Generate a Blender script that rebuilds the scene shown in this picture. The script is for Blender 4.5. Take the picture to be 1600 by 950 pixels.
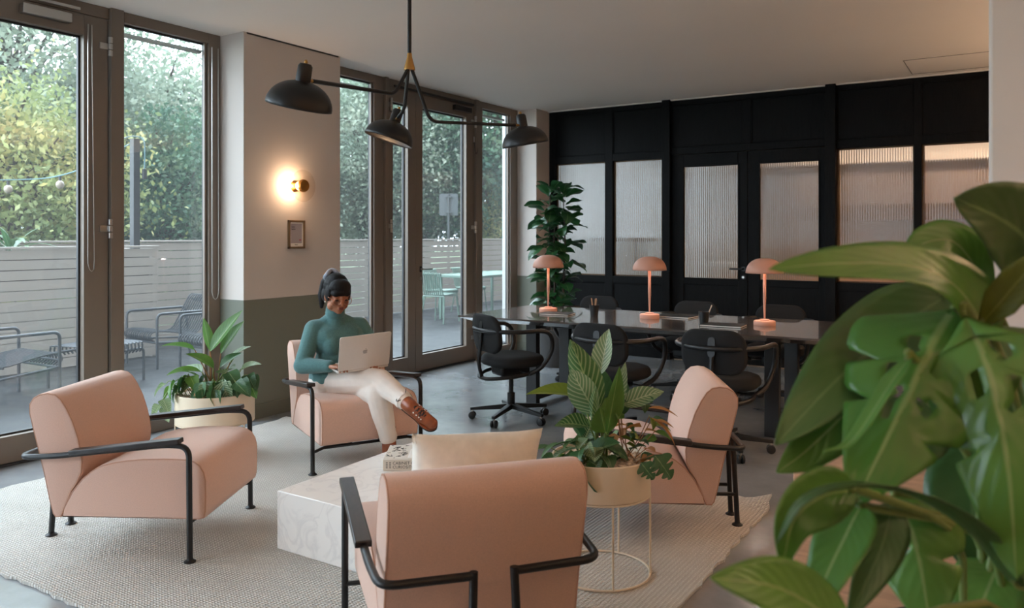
import bpy, bmesh, math, random
from mathutils import Vector as V, Matrix, Euler
random.seed(7)
S = bpy.context.scene
for o in list(bpy.data.objects): bpy.data.objects.remove(o)
COL = S.collection
R = math.radians
PI = math.pi

# ------------------------------------------------------------------ camera
cd = bpy.data.cameras.new('camera'); cam = bpy.data.objects.new('camera', cd); COL.objects.link(cam)
YAW = math.atan2(792, 1243)
cam.location = (0, 0, 1.4); cam.rotation_euler = (PI/2, 0, YAW)
cd.sensor_width = 36; cd.lens = 36*1243/1600; cd.shift_y = -106/1600
cd.clip_start = .05; cd.clip_end = 200
cd.dof.use_dof = True; cd.dof.focus_distance = 4.4; cd.dof.aperture_fstop = 3.4
S.camera = cam
# ------------------------------------------------------------------ sky and exposure
W = bpy.data.worlds.new('overcast_sky'); S.world = W; W.use_nodes = True
bg = W.node_tree.nodes['Background']
bg.inputs[0].default_value = (.77, .86, 1.0, 1); bg.inputs[1].default_value = 5.5
S.view_settings.view_transform = 'Standard'; S.view_settings.look = 'None'
S.view_settings.exposure = 1.0; S.view_settings.gamma = 1.0; S.view_settings.use_curve_mapping = False
try:
    S.cycles.use_denoising = True; S.cycles.denoiser = 'OPENIMAGEDENOISE'
    S.cycles.max_bounces = 10; S.cycles.diffuse_bounces = 5; S.cycles.transparent_max_bounces = 24
    S.cycles.transmission_bounces = 8; S.cycles.sample_clamp_indirect = 6; S.cycles.caustics_refractive = True
except Exception: pass
def portal(loc, sx, sy, rot):                      # sampling portals in the glazed openings (they give off no light)
    l = bpy.data.lights.new('window_portal', 'AREA'); l.shape = 'RECTANGLE'; l.size = sx; l.size_y = sy
    l.cycles.is_portal = True
    o = bpy.data.objects.new('window_portal', l); COL.objects.link(o); o.location = loc; o.rotation_euler = rot
portal((-4.35, -2.34, 1.5), 1.5, 2.8, (PI/2, 0, 0))
portal((-5.34, 3.2, 1.5), 2.9, 10.8, (0, -PI/2, 0))
portal((-5.34, 10.3, 1.5), 2.7, 3.0, (0, -PI/2, 0))

# ------------------------------------------------------------------ materials
def nt(name):
    m = bpy.data.materials.new(name); m.use_nodes = True
    t = m.node_tree; b = t.nodes['Principled BSDF']; return m, t, b
def srgb(r, g, b):
    f = lambda c: (c/255/12.92) if c/255 <= .04045 else ((c/255+.055)/1.055)**2.4
    return (f(r), f(g), f(b), 1)
def N(t, k, **kw):
    n = t.nodes.new(k)
    for a, v in kw.items(): setattr(n, a, v)
    return n
def pm(name, col, rough=.5, metal=0, var=0, vscale=6, bump=0, bscale=60, stretch=None, spec=.5, coat=0, sheen=0, emit=None, estr=0, sss=0, detail=3, roughvar=0):
    m, t, b = nt(name); L = t.links
    b.inputs['Base Color'].default_value = col; b.inputs['Roughness'].default_value = rough
    b.inputs['Metallic'].default_value = metal; b.inputs['Specular IOR Level'].default_value = spec
    b.inputs['Coat Weight'].default_value = coat; b.inputs['Sheen Weight'].default_value = sheen
    if emit: b.inputs['Emission Color'].default_value = emit; b.inputs['Emission Strength'].default_value = estr
    tc = N(t, 'ShaderNodeTexCoord'); mp = N(t, 'ShaderNodeMapping'); L.new(tc.outputs['Object'], mp.inputs[0])
    if stretch: mp.inputs['Scale'].default_value = stretch
    if var or roughvar:
        n = N(t, 'ShaderNodeTexNoise'); n.inputs['Scale'].default_value = vscale; n.inputs['Detail'].default_value = detail
        L.new(mp.outputs[0], n.inputs['Vector'])
        if var:
            h = N(t, 'ShaderNodeHueSaturation'); h.inputs['Color'].default_value = col
            mr = N(t, 'ShaderNodeMapRange'); mr.inputs['From Min'].default_value = .3; mr.inputs['From Max'].default_value = .7
            mr.inputs['To Min'].default_value = 1-var; mr.inputs['To Max'].default_value = 1+var
            L.new(n.outputs['Fac'], mr.inputs['Value']); L.new(mr.outputs[0], h.inputs['Value']); L.new(h.outputs[0], b.inputs['Base Color'])
        if roughvar:
            mr = N(t, 'ShaderNodeMapRange'); mr.inputs['From Min'].default_value = .3; mr.inputs['From Max'].default_value = .7
            mr.inputs['To Min'].default_value = max(0, rough-roughvar); mr.inputs['To Max'].default_value = rough+roughvar
            L.new(n.outputs['Fac'], mr.inputs['Value']); L.new(mr.outputs[0], b.inputs['Roughness'])
    if bump:
        n2 = N(t, 'ShaderNodeTexNoise'); n2.inputs['Scale'].default_value = bscale; n2.inputs['Detail'].default_value = 2
        L.new(mp.outputs[0], n2.inputs['Vector'])
        bp = N(t, 'ShaderNodeBump'); bp.inputs['Strength'].default_value = bump; bp.inputs['Distance'].default_value = .004
        L.new(n2.outputs['Fac'], bp.inputs['Height']); L.new(bp.outputs[0], b.inputs['Normal'])
    return m
def leaf_mat(name, c1, c2, rough=.35, vein=None, stripe=0, trans=.25, stripecol=None, vb=.12):
    """leaf with midrib and side veins drawn along its own UVs, partly translucent"""
    m, t, b = nt(name); L = t.links
    uv = N(t, 'ShaderNodeUVMap'); sp = N(t, 'ShaderNodeSeparateXYZ'); L.new(uv.outputs[0], sp.inputs[0])
    oi = N(t, 'ShaderNodeObjectInfo'); tc = N(t, 'ShaderNodeTexCoord')
    no = N(t, 'ShaderNodeTexNoise'); no.inputs['Scale'].default_value = 9; L.new(tc.outputs['Object'], no.inputs['Vector'])
    ad = N(t, 'ShaderNodeMath', operation='ADD'); L.new(oi.outputs['Random'], ad.inputs[0]); L.new(no.outputs['Fac'], ad.inputs[1])
    hv = N(t, 'ShaderNodeMath', operation='MULTIPLY_ADD'); hv.inputs[1].default_value = .6; hv.inputs[2].default_value = -.1; L.new(ad.outputs[0], hv.inputs[0])
    mx = N(t, 'ShaderNodeMix', data_type='RGBA'); mx.inputs['A'].default_value = c1; mx.inputs['B'].default_value = c2; L.new(hv.outputs[0], mx.inputs['Factor'])
    cout = mx.outputs['Result']
    # distance from midrib
    d = N(t, 'ShaderNodeMath', operation='SUBTRACT'); d.inputs[1].default_value = .5; L.new(sp.outputs['X'], d.inputs[0])
    da = N(t, 'ShaderNodeMath', operation='ABSOLUTE'); L.new(d.outputs[0], da.inputs[0])
    # side veins: v + k*|u| repeating
    sv = N(t, 'ShaderNodeMath', operation='MULTIPLY_ADD'); sv.inputs[1].default_value = -.55; L.new(da.outputs[0], sv.inputs[0]); L.new(sp.outputs['Y'], sv.inputs[2])
    ml = N(t, 'ShaderNodeMath', operation='MULTIPLY'); ml.inputs[1].default_value = 62; L.new(sv.outputs[0], ml.inputs[0])
    sn = N(t, 'ShaderNodeMath', operation='SINE'); L.new(ml.outputs[0], sn.inputs[0])
    if stripe:
        mr = N(t, 'ShaderNodeMapRange'); mr.inputs['From Min'].default_value = .25; mr.inputs['From Max'].default_value = .8; mr.inputs['To Max'].default_value = stripe
        L.new(sn.outputs[0], mr.inputs['Value'])
        m2 = N(t, 'ShaderNodeMix', data_type='RGBA'); m2.inputs['B'].default_value = stripecol; L.new(mr.outputs[0], m2.inputs['Factor']); L.new(cout, m2.inputs['A']); cout = m2.outputs['Result']
    if vein:
        mr = N(t, 'ShaderNodeMapRange'); mr.inputs['From Min'].default_value = .012; mr.inputs['From Max'].default_value = .035; mr.inputs['To Min'].default_value = .75; mr.inputs['To Max'].default_value = 0
        L.new(da.outputs[0], mr.inputs['Value'])
        m3 = N(t, 'ShaderNodeMix', data_type='RGBA'); m3.inputs['B'].default_value = vein; L.new(mr.outputs[0], m3.inputs['Factor']); L.new(cout, m3.inputs['A']); cout = m3.outputs['Result']
    L.new(cout, b.inputs['Base Color']); b.inputs['Roughness'].default_value = rough; b.inputs['Specular IOR Level'].default_value = .65
    bp = N(t, 'ShaderNodeBump'); bp.inputs['Strength'].default_value = vb; bp.inputs['Distance'].default_value = .004
    L.new(sn.outputs[0], bp.inputs['Height']); L.new(bp.outputs[0], b.inputs['Normal'])
    tr = N(t, 'ShaderNodeBsdfTranslucent'); L.new(cout, tr.inputs['Color'])
    ms = N(t, 'ShaderNodeMixShader'); ms.inputs[0].default_value = trans
    L.new(b.outputs[0], ms.inputs[1]); L.new(tr.outputs[0], ms.inputs[2]); L.new(ms.outputs[0], t.nodes['Material Output'].inputs[0])
    return m
MT = {}
MT['plaster'] = pm('white_plaster', srgb(226, 220, 213), .85, var=.02, vscale=2, bump=.03, bscale=40)
MT['ceiling'] = pm('ceiling_paint', srgb(246, 240, 233), .9, var=.015, vscale=.8)
MT['frame'] = pm('grey_aluminium', srgb(128, 116, 105), .45, .1)
MT['frame_dark'] = pm('dark_gasket', srgb(40, 40, 42), .5)
MT['steel'] = pm('brushed_steel', srgb(190, 188, 184), .3, 1)
MT['steel_dark'] = pm('dark_handle_metal', srgb(70, 66, 64), .35, .9)
MT['blackwood'] = pm('black_stained_oak', srgb(11, 10, 10), .55, spec=.14, var=.45, vscale=14, bump=.55, bscale=26, stretch=(6, 6, .55), detail=4)
MT['fabric'] = pm('blush_wool_fabric', srgb(217, 179, 161), .95, var=.06, vscale=260, bump=.25, bscale=420, sheen=.25)
MT['seam'] = pm('blush_seam_piping', srgb(196, 150, 128), .95)
MT['blackmetal'] = pm('black_powdercoat', srgb(22, 20, 20), .42)
MT['darkwood'] = pm('dark_stained_armrest', srgb(44, 36, 34), .35, var=.3, vscale=30, stretch=(3, 1, 3))
MT['brass'] = pm('brass', srgb(206, 158, 92), .3, 1)
MT['goldcap'] = pm('ochre_brass_disc', srgb(170, 118, 52), .4, .6)
MT['cream_metal'] = pm('beige_powdercoat', srgb(222, 203, 177), .55)
MT['pebble'] = pm('pebbles', srgb(198, 176, 156), .8, var=.45, vscale=38)
MT['soil'] = pm('potting_soil', srgb(45, 34, 28), .95, bump=.6, bscale=70)
MT['fur'] = pm('cream_fur', srgb(246, 239, 228), 1, var=.05, vscale=30)
MT['lamp_pink'] = pm('blush_lacquer', srgb(206, 152, 130), .5)
MT['shade_in'] = pm('shade_inside_white', srgb(238, 205, 180), .6)
MT['black'] = pm('black_plastic', srgb(19, 19, 20), .45)
MT['blackfab'] = pm('black_upholstery', srgb(16, 16, 17), .9, bump=.2, bscale=300)
MT['tabletop'] = pm('dark_table_linoleum', srgb(78, 68, 61), .24, var=.12, vscale=4, roughvar=.03, coat=.8)
MT['oak'] = pm('light_oak', srgb(205, 158, 122), .5, var=.16, vscale=10, stretch=(1, 8, 8), bump=.1)
MT['page'] = pm('paper_pages', srgb(232, 225, 214), .8)
MT['cover'] = pm('book_cover', srgb(214, 204, 190), .5)
MT['ink'] = pm('printed_ink', srgb(45, 42, 42), .7)
MT['ink_soft'] = pm('grey_illustration_ink', srgb(120, 112, 108), .7)
MT['white'] = pm('white_print', srgb(236, 232, 226), .6)
MT['poster'] = pm('mauve_poster_paper', srgb(172, 162, 166), .6)
MT['red'] = pm('crimson_print', srgb(178, 40, 66), .6)
MT['frame_wood'] = pm('poster_frame_wood', srgb(120, 92, 62), .5)
MT['sweater'] = pm('teal_wool', srgb(80, 119, 119), .95, var=.1, vscale=90, bump=.5, bscale=230, sheen=.2)
MT['trousers'] = pm('cream_denim', srgb(232, 220, 210), .85, var=.03, vscale=20, bump=.12, bscale=260)
MT['skin'] = pm('warm_brown_skin', srgb(160, 102, 72), .5, var=.06, vscale=25)
MT['lips'] = pm('lips', srgb(124, 62, 54), .45)
MT['hair'] = pm('black_hair', srgb(16, 12, 12), .55, spec=.25, var=.5, vscale=60, stretch=(6, 6, 1), bump=.6, bscale=90)
MT['boot'] = pm('russet_leather', srgb(144, 76, 44), .35, var=.25, vscale=22)
MT['sole'] = pm('dark_rubber_sole', srgb(52, 34, 28), .6)
MT['laptop'] = pm('silver_laptop', srgb(212, 201, 192), .4, .35)
MT['laptop_mark'] = pm('laptop_mark', srgb(176, 164, 155), .25, .7)
MT['scrunchie'] = pm('grey_satin', srgb(150, 155, 168), .35)
MT['gold'] = pm('rose_gold_wire', srgb(180, 120, 92), .3, .9)
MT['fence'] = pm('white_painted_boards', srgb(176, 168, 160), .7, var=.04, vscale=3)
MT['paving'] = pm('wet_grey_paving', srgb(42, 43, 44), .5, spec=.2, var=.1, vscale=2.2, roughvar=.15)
MT['patio_metal'] = pm('anthracite_outdoor_metal', srgb(54, 58, 63), .4)
MT['sage_metal'] = pm('sage_outdoor_metal', srgb(108, 130, 118), .45)
MT['sign'] = pm('grey_sign_back', srgb(86, 90, 92), .5, .3)
MT['render'] = pm('white_render', srgb(176, 176, 174), .8)
MT['brick'] = pm('brown_brick', srgb(96, 80, 70), .9, var=.2, vscale=3)
MT['bark'] = pm('bark', srgb(70, 60, 52), .9, var=.3, vscale=8)
MT['lawn'] = pm('grass', srgb(70, 92, 52), .9, var=.3, vscale=1.5)
MT['cable'] = pm('turquoise_cable', srgb(96, 128, 132), .6)
MT['bulbglass'] = pm('frosted_bulb', srgb(150, 138, 124), .3)
MT['redleaf'] = pm('red_foliage', srgb(150, 66, 62), .6, var=.3)
MT['pot'] = pm('charcoal_pot', srgb(60, 58, 57), .7)
MT['bulb'] = pm('lit_bulb', srgb(255, 214, 160), .4, emit=srgb(255, 190, 120), estr=10)
MT['glow'] = pm('lit_diffuser', srgb(255, 225, 190), .4, emit=srgb(255, 205, 160), estr=8)
MT['soft_glow'] = pm('added_pane_glow', srgb(240, 225, 205), .5, emit=srgb(255, 226, 200), estr=.22)
MT['warmwall'] = pm('warm_white_wall', srgb(196, 172, 150), .85)
def sheer_mat():
    m, t, b = nt('added_sheer_cloth'); L = t.links
    tr = N(t, 'ShaderNodeBsdfTranslucent'); tr.inputs[0].default_value = (.42, .41, .39, 1); b.inputs['Base Color'].default_value = (.5, .49, .47, 1); b.inputs['Roughness'].default_value = .9
    ms = N(t, 'ShaderNodeMixShader'); ms.inputs[0].default_value = .5; L.new(b.outputs[0], ms.inputs[1]); L.new(tr.outputs[0], ms.inputs[2]); L.new(ms.outputs[0], t.nodes['Material Output'].inputs[0]); return m
MT['sheer'] = sheer_mat()
def glass_mat(name, tint, haze, rough=0.0):
    """thin window pane: clear, with a Fresnel reflection, rain speckles and an even veil imitating hazy air"""
    m, t, b = nt(name); L = t.links; t.nodes.remove(b)
    tr = N(t, 'ShaderNodeBsdfTransparent'); tr.inputs[0].default_value = tint
    gl = N(t, 'ShaderNodeBsdfGlossy'); gl.inputs['Roughness'].default_value = rough
    lw = N(t, 'ShaderNodeLayerWeight'); lw.inputs[0].default_value = .5; pw = N(t, 'ShaderNodeMath', operation='POWER'); pw.inputs[1].default_value = 5; L.new(lw.outputs['Facing'], pw.inputs[0])
    fr = N(t, 'ShaderNodeMath', operation='MULTIPLY_ADD'); fr.inputs[1].default_value = .9; fr.inputs[2].default_value = .04; L.new(pw.outputs[0], fr.inputs[0])
    m1 = N(t, 'ShaderNodeMixShader'); L.new(fr.outputs[0], m1.inputs[0]); L.new(tr.outputs[0], m1.inputs[1]); L.new(gl.outputs[0], m1.inputs[2])
    df = N(t, 'ShaderNodeBsdfTranslucent'); df.inputs[0].default_value = (.9, .95, .95, 1)
    tc = N(t, 'ShaderNodeTexCoord'); no = N(t, 'ShaderNodeTexNoise'); no.inputs['Scale'].default_value = 170; no.inputs['Detail'].default_value = 1
    L.new(tc.outputs['Object'], no.inputs['Vector'])
    mr = N(t, 'ShaderNodeMapRange'); mr.inputs['From Min'].default_value = .68; mr.inputs['From Max'].default_value = .74; mr.inputs['To Min'].default_value = haze; mr.inputs['To Max'].default_value = haze+.06  # even veil stands in for outdoor haze; stronger spots are raindrops
    L.new(no.outputs['Fac'], mr.inputs['Value'])
    m2 = N(t, 'ShaderNodeMixShader'); L.new(mr.outputs[0], m2.inputs[0]); L.new(m1.outputs[0], m2.inputs[1]); L.new(df.outputs[0], m2.inputs[2])
    L.new(m2.outputs[0], t.nodes['Material Output'].inputs[0]); return m
MT['glass'] = glass_mat('window_glass', (.93, .97, .96, 1), .012)
def clear_glass(name, col=(1, 1, 1, 1), rough=0.0):
    m, t, b = nt(name)
    b.inputs['Base Color'].default_value = col; b.inputs['Transmission Weight'].default_value = 1; b.inputs['Roughness'].default_value = rough; b.inputs['IOR'].default_value = 1.45
    return m
MT['reeded'] = clear_glass('reeded_glass', (.97, .95, .94, 1), .06)
MT['discglass'] = glass_mat('clear_disc_glass', (.96, .95, .93, 1), .0)
MT['lens'] = glass_mat('spectacle_lens', (.94, .93, .92, 1), .0)
# two-tone column paint: white above, olive grey dado below (true paint edge)
def two_tone():
    m, t, b = nt('two_tone_wall_paint'); L = t.links
    tc = N(t, 'ShaderNodeTexCoord'); sp = N(t, 'ShaderNodeSeparateXYZ'); L.new(tc.outputs['Object'], sp.inputs[0])
    g = N(t, 'ShaderNodeMath', operation='GREATER_THAN'); g.inputs[1].default_value = .915; L.new(sp.outputs['Z'], g.inputs[0])
    mx = N(t, 'ShaderNodeMix', data_type='RGBA'); mx.inputs['A'].default_value = srgb(116, 119, 107); mx.inputs['B'].default_value = srgb(206, 196, 188)
    L.new(g.outputs[0], mx.inputs['Factor']); L.new(mx.outputs['Result'], b.inputs['Base Color']); b.inputs['Roughness'].default_value = .8
    return m
MT['column'] = two_tone()
MT['dado'] = pm('olive_grey_paint', srgb(106, 108, 96), .7)
def floor_mat():
    m, t, b = nt('polished_concrete'); L = t.links
    tc = N(t, 'ShaderNodeTexCoord')
    a = N(t, 'ShaderNodeTexNoise'); a.inputs['Scale'].default_value = 1.1; a.inputs['Detail'].default_value = 8; a.inputs['Roughness'].default_value = .65; L.new(tc.outputs['Object'], a.inputs['Vector'])
    cr = N(t, 'ShaderNodeValToRGB'); e = cr.color_ramp.elements
    e[0].position = .32; e[0].color = srgb(118, 121, 124); e[1].position = .72; e[1].color = srgb(160, 162, 163)
    L.new(a.outputs['Fac'], cr.inputs[0]); L.new(cr.outputs[0], b.inputs['Base Color'])
    mr = N(t, 'ShaderNodeMapRange'); mr.inputs['To Min'].default_value = .14; mr.inputs['To Max'].default_value = .34; L.new(a.outputs['Fac'], mr.inputs['Value']); L.new(mr.outputs[0], b.inputs['Roughness'])
    b.inputs['Specular IOR Level'].default_value = .6; b.inputs['Coat Weight'].default_value = .5; b.inputs['Coat Roughness'].default_value = .18
    n = N(t, 'ShaderNodeTexNoise'); n.inputs['Scale'].default_value = 7; L.new(tc.outputs['Object'], n.inputs['Vector'])
    bp = N(t, 'ShaderNodeBump'); bp.inputs['Strength'].default_value = .05; bp.inputs['Distance'].default_value = .01; L.new(n.outputs['Fac'], bp.inputs['Height']); L.new(bp.outputs[0], b.inputs['Normal'])
    return m
MT['floor'] = floor_mat()
def rug_mat():
    m, t, b = nt('cream_flatweave'); L = t.links
    tc = N(t, 'ShaderNodeTexCoord')
    def wave(d, s, dist):
        w = N(t, 'ShaderNodeTexWave', bands_direction=d); w.inputs['Scale'].default_value = s; w.inputs['Distortion'].default_value = dist; w.inputs['Detail'].default_value = 2; w.inputs['Detail Scale'].default_value = 2
        L.new(tc.outputs['Object'], w.inputs['Vector']); return w
    a = wave('X', 17, 1.0); c = wave('Y', 26, 1.2)
    mu = N(t, 'ShaderNodeMath', operation='MULTIPLY'); L.new(a.outputs['Fac'], mu.inputs[0]); L.new(c.outputs['Fac'], mu.inputs[1])
    no = N(t, 'ShaderNodeTexNoise'); no.inputs['Scale'].default_value = 3.5; no.inputs['Detail'].default_value = 5; L.new(tc.outputs['Object'], no.inputs['Vector'])
    mx = N(t, 'ShaderNodeMix', data_type='RGBA'); mx.inputs['A'].default_value = srgb(192, 186, 178); mx.inputs['B'].default_value = srgb(230, 226, 220); L.new(mu.outputs[0], mx.inputs['Factor'])
    m2 = N(t, 'ShaderNodeMix', data_type='RGBA', blend_type='MULTIPLY'); m2.inputs['Factor'].default_value = .2; L.new(mx.outputs['Result'], m2.inputs['A'])
    cr = N(t, 'ShaderNodeValToRGB'); cr.color_ramp.elements[0].color = (.6, .57, .53, 1); cr.color_ramp.elements[0].position = .3; cr.color_ramp.elements[1].position = .6; L.new(no.outputs['Fac'], cr.inputs[0]); L.new(cr.outputs[0], m2.inputs['B'])
    L.new(m2.outputs['Result'], b.inputs['Base Color']); b.inputs['Roughness'].default_value = 1
    bp = N(t, 'ShaderNodeBump'); bp.inputs['Strength'].default_value = .8; bp.inputs['Distance'].default_value = .008; L.new(mu.outputs[0], bp.inputs['Height']); L.new(bp.outputs[0], b.inputs['Normal'])
    return m
MT['rug'] = rug_mat()
def marble_mat():
    m, t, b = nt('white_marble'); L = t.links
    tc = N(t, 'ShaderNodeTexCoord')
    a = N(t, 'ShaderNodeTexNoise'); a.inputs['Scale'].default_value = 5.5; a.inputs['Detail'].default_value = 9; a.inputs['Distortion'].default_value = 1.6; L.new(tc.outputs['Object'], a.inputs['Vector'])
    cr = N(t, 'ShaderNodeValToRGB'); e = cr.color_ramp.elements
    e[0].position = .44; e[0].color = srgb(238, 232, 226); e[1].position = .56; e[1].color = srgb(238, 232, 226)
    k = cr.color_ramp.elements.new(.5); k.color = srgb(226, 220, 215)
    L.new(a.outputs['Fac'], cr.inputs[0]); L.new(cr.outputs[0], b.inputs['Base Color']); b.inputs['Roughness'].default_value = .3
    return m
MT['marble'] = marble_mat()
MT['mon'] = leaf_mat('monstera_leaf', srgb(74, 126, 50), srgb(114, 164, 82), .27, srgb(158, 184, 120), trans=.3, vb=.10)
MT['mon_dark'] = leaf_mat('dark_strap_leaf', srgb(54, 92, 46), srgb(88, 128, 70), .34, srgb(116, 148, 92), trans=.25, vb=.08)
MT['mon_olive'] = leaf_mat('olive_leaf', srgb(98, 110, 40), srgb(128, 140, 56), .4, srgb(160, 170, 90), trans=.4)
MT['fig'] = leaf_mat('fig_leaf', srgb(26, 66, 36), srgb(48, 98, 50), .32, srgb(110, 142, 90), trans=.15)
MT['green'] = leaf_mat('bright_leaf', srgb(70, 118, 46), srgb(112, 150, 66), .4, srgb(150, 176, 100), trans=.3)
MT['deep'] = leaf_mat('deep_leaf', srgb(44, 84, 48), srgb(74, 112, 66), .35, srgb(130, 156, 110), trans=.2)
MT['stripe'] = leaf_mat('striped_leaf', srgb(42, 84, 40), srgb(72, 112, 52), .4, srgb(170, 180, 120), stripe=.6, trans=.22, stripecol=srgb(170, 182, 130))
MT['varieg'] = leaf_mat('variegated_leaf', srgb(92, 128, 84), srgb(132, 158, 116), .4, srgb(198, 208, 170), stripe=.6, trans=.3, stripecol=srgb(206, 212, 178))
MT['brownleaf'] = leaf_mat('dry_leaf', srgb(176, 120, 70), srgb(198, 146, 88), .6, None, trans=.3)
MT['stem'] = pm('leaf_stem', srgb(112, 132, 70), .5)
MT['redstem'] = pm('reddish_stem', srgb(150, 106, 66), .5)
# ------------------------------------------------------------------ mesh helpers
class MB:
    def __init__(s): s.v = []; s.f = []; s.uv = {}
    def add(s, vs, fs, uvs=None):
        k = len(s.v); s.v += [tuple(p) for p in vs]
        for f in fs: s.f.append(tuple(i+k for i in f))
        if uvs:
            for i, q in enumerate(uvs): s.uv[i+k] = q
        return s
    def box(s, a, b, M=None):
        (x0, y0, z0), (x1, y1, z1) = a, b
        if x0 > x1: x0, x1 = x1, x0
        if y0 > y1: y0, y1 = y1, y0
        if z0 > z1: z0, z1 = z1, z0
        vs = [V(p) for p in ((x0,y0,z0),(x1,y0,z0),(x1,y1,z0),(x0,y1,z0),(x0,y0,z1),(x1,y0,z1),(x1,y1,z1),(x0,y1,z1))]
        if M: vs = [M @ p for p in vs]
        return s.add(vs, [(0,3,2,1),(4,5,6,7),(0,1,5,4),(1,2,6,5),(2,3,7,6),(3,0,4,7)])
    def tube(s, pts, r, n=8, closed=False, caps=True, flat=None):
        pts = [V(p) for p in pts]; m = len(pts)
        rs = r if isinstance(r, (list, tuple)) else [r]*m
        tan = []
        for i in range(m):
            if closed: d = pts[(i+1) % m]-pts[i-1]
            else: d = pts[min(i+1, m-1)]-pts[max(i-1, 0)]
            tan.append(d.normalized() if d.length > 1e-9 else V((0, 0, 1)))
        up = V((0, 0, 1)) if abs(tan[0].z) < .9 else V((1, 0, 0))
        nrm = (up-tan[0]*up.dot(tan[0])).normalized(); vs = []
        for i in range(m):
            nrm = (nrm-tan[i]*nrm.dot(tan[i]))
            nrm = nrm.normalized() if nrm.length > 1e-6 else V((1, 0, 0))
            bi = tan[i].cross(nrm)
            for k in range(n):
                a = 2*PI*(k+.5)/n
                vs.append(pts[i]+(nrm*math.cos(a)+bi*math.sin(a))*rs[i])
        fs = []
        for i in range(m if closed else m-1):
            j = (i+1) % m
            for k in range(n): fs.append((i*n+k, i*n+(k+1) % n, j*n+(k+1) % n, j*n+k))
        if caps and not closed: fs += [tuple(range(n-1, -1, -1)), tuple((m-1)*n+k for k in range(n))]
        return s.add(vs, fs)
    def lathe(s, prof, n=24, c=(0, 0, 0), M=None, sx=1, sy=1, cap=True):
        vs = []; fs = []; m = len(prof)
        for r, z in prof:
            for k in range(n):
                a = 2*PI*k/n; vs.append(V((c[0]+r*sx*math.cos(a), c[1]+r*sy*math.sin(a), c[2]+z)))
        if M: vs = [M @ p for p in vs]
        for i in range(m-1):
            for k in range(n): fs.append((i*n+k, i*n+(k+1) % n, (i+1)*n+(k+1) % n, (i+1)*n+k))
        if cap: fs += [tuple(range(n-1, -1, -1)), tuple((m-1)*n+k for k in range(n))]
        return s.add(vs, fs)
    def ell(s, c, r, M=None, n=12, m=8):
        vs = []; fs = []
        for i in range(m+1):
            t = PI*i/m
            for k in range(n):
                a = 2*PI*k/n; vs.append(V((r[0]*math.sin(t)*math.cos(a), r[1]*math.sin(t)*math.sin(a), -r[2]*math.cos(t))))
        if M: vs = [M @ p for p in vs]
        vs = [p+V(c) for p in vs]
        for i in range(m):
            for k in range(n): fs.append((i*n+k, i*n+(k+1) % n, (i+1)*n+(k+1) % n, (i+1)*n+k))
        return s.add(vs, fs)
    def cap(s, p0, r0, p1, r1, n=14):
        """tapered capsule"""
        p0 = V(p0); p1 = V(p1); d = (p1-p0); L = d.length; d.normalize()
        pts = []; rs = []
        for k in range(5):
            a = PI/2*(1-k/4); pts.append(p0-d*r0*math.sin(a)); rs.append(max(r0*math.cos(a), 1e-4))
        for k in range(5):
            a = PI/2*k/4; pts.append(p1+d*r1*math.sin(a)); rs.append(max(r1*math.cos(a), 1e-4))
        # own frame so that coincident tangents stay stable
        up = V((0, 0, 1)) if abs(d.z) < .9 else V((1, 0, 0)); nr = (up-d*up.dot(d)).normalized(); bi = d.cross(nr)
        vs = []; fs = []
        for p, r in zip(pts, rs):
            for k in range(n):
                a = 2*PI*k/n; vs.append(p+(nr*math.cos(a)+bi*math.sin(a))*r)
        m = len(pts)
        for i in range(m-1):
            for k in range(n): fs.append((i*n+k, i*n+(k+1) % n, (i+1)*n+(k+1) % n, (i+1)*n+k))
        fs += [tuple(range(n-1, -1, -1)), tuple((m-1)*n+k for k in range(n))]
        return s.add(vs, fs)
    def prism(s, poly, z0, z1, M=None):
        n = len(poly); vs = [V((x, y, z0)) for x, y in poly]+[V((x, y, z1)) for x, y in poly]
        if M: vs = [M @ p for p in vs]
        return s.add(vs, [tuple(range(n-1, -1, -1)), tuple(range(n, 2*n))]+[(i, (i+1) % n, n+(i+1) % n, n+i) for i in range(n)])
    def mesh(s, name, sharp=38):
        me = bpy.data.meshes.new(name); me.from_pydata(s.v, [], s.f); me.validate(); me.update()
        for p in me.polygons: p.use_smooth = True
        if sharp < 180: me.set_sharp_from_angle(angle=R(sharp))
        if s.uv:
            ul = me.uv_layers.new(name='UVMap')
            for lp in me.loops: ul.data[lp.index].uv = s.uv.get(lp.vertex_index, (0, 0))
        return me
    def build(s, name, mat, parent=None, sharp=38, bevel=0, seg=2):
        me = s.mesh(name, sharp)
        if mat: me.materials.append(mat if not isinstance(mat, str) else MT[mat])
        return link(name, me, parent, bevel, seg)
def link(name, me, parent=None, bevel=0, seg=2):
    o = bpy.data.objects.new(name, me); COL.objects.link(o)
    if parent: o.parent = parent
    if bevel:
        b = o.modifiers.new('bevel', 'BEVEL'); b.width = bevel; b.segments = seg; b.limit_method = 'ANGLE'; b.angle_limit = R(40)
        b.harden_normals = False
    return o
def tag(o, label, cat, group=None, kind=None):
    o['label'] = label; o['category'] = cat
    if group: o['group'] = group
    if kind: o['kind'] = kind
    return o
def thing(name, label, cat, loc=(0, 0, 0), rz=0, group=None):
    o = bpy.data.objects.new(name, None); COL.objects.link(o); o.empty_display_size = .1
    o.location = loc; o.rotation_euler = (0, 0, rz); return tag(o, label, cat, group)
def struct(o, label=None, cat=None):
    o['kind'] = 'structure'
    if label: o['label'] = label
    if cat: o['category'] = cat
    return o
def sempty(name, label, cat, loc=(0, 0, 0)):
    o = bpy.data.objects.new(name, None); COL.objects.link(o); o.location = loc; return struct(o, label, cat)
def kids(o): return [c for c in bpy.data.objects if c.parent == o]
CH = {}
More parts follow.
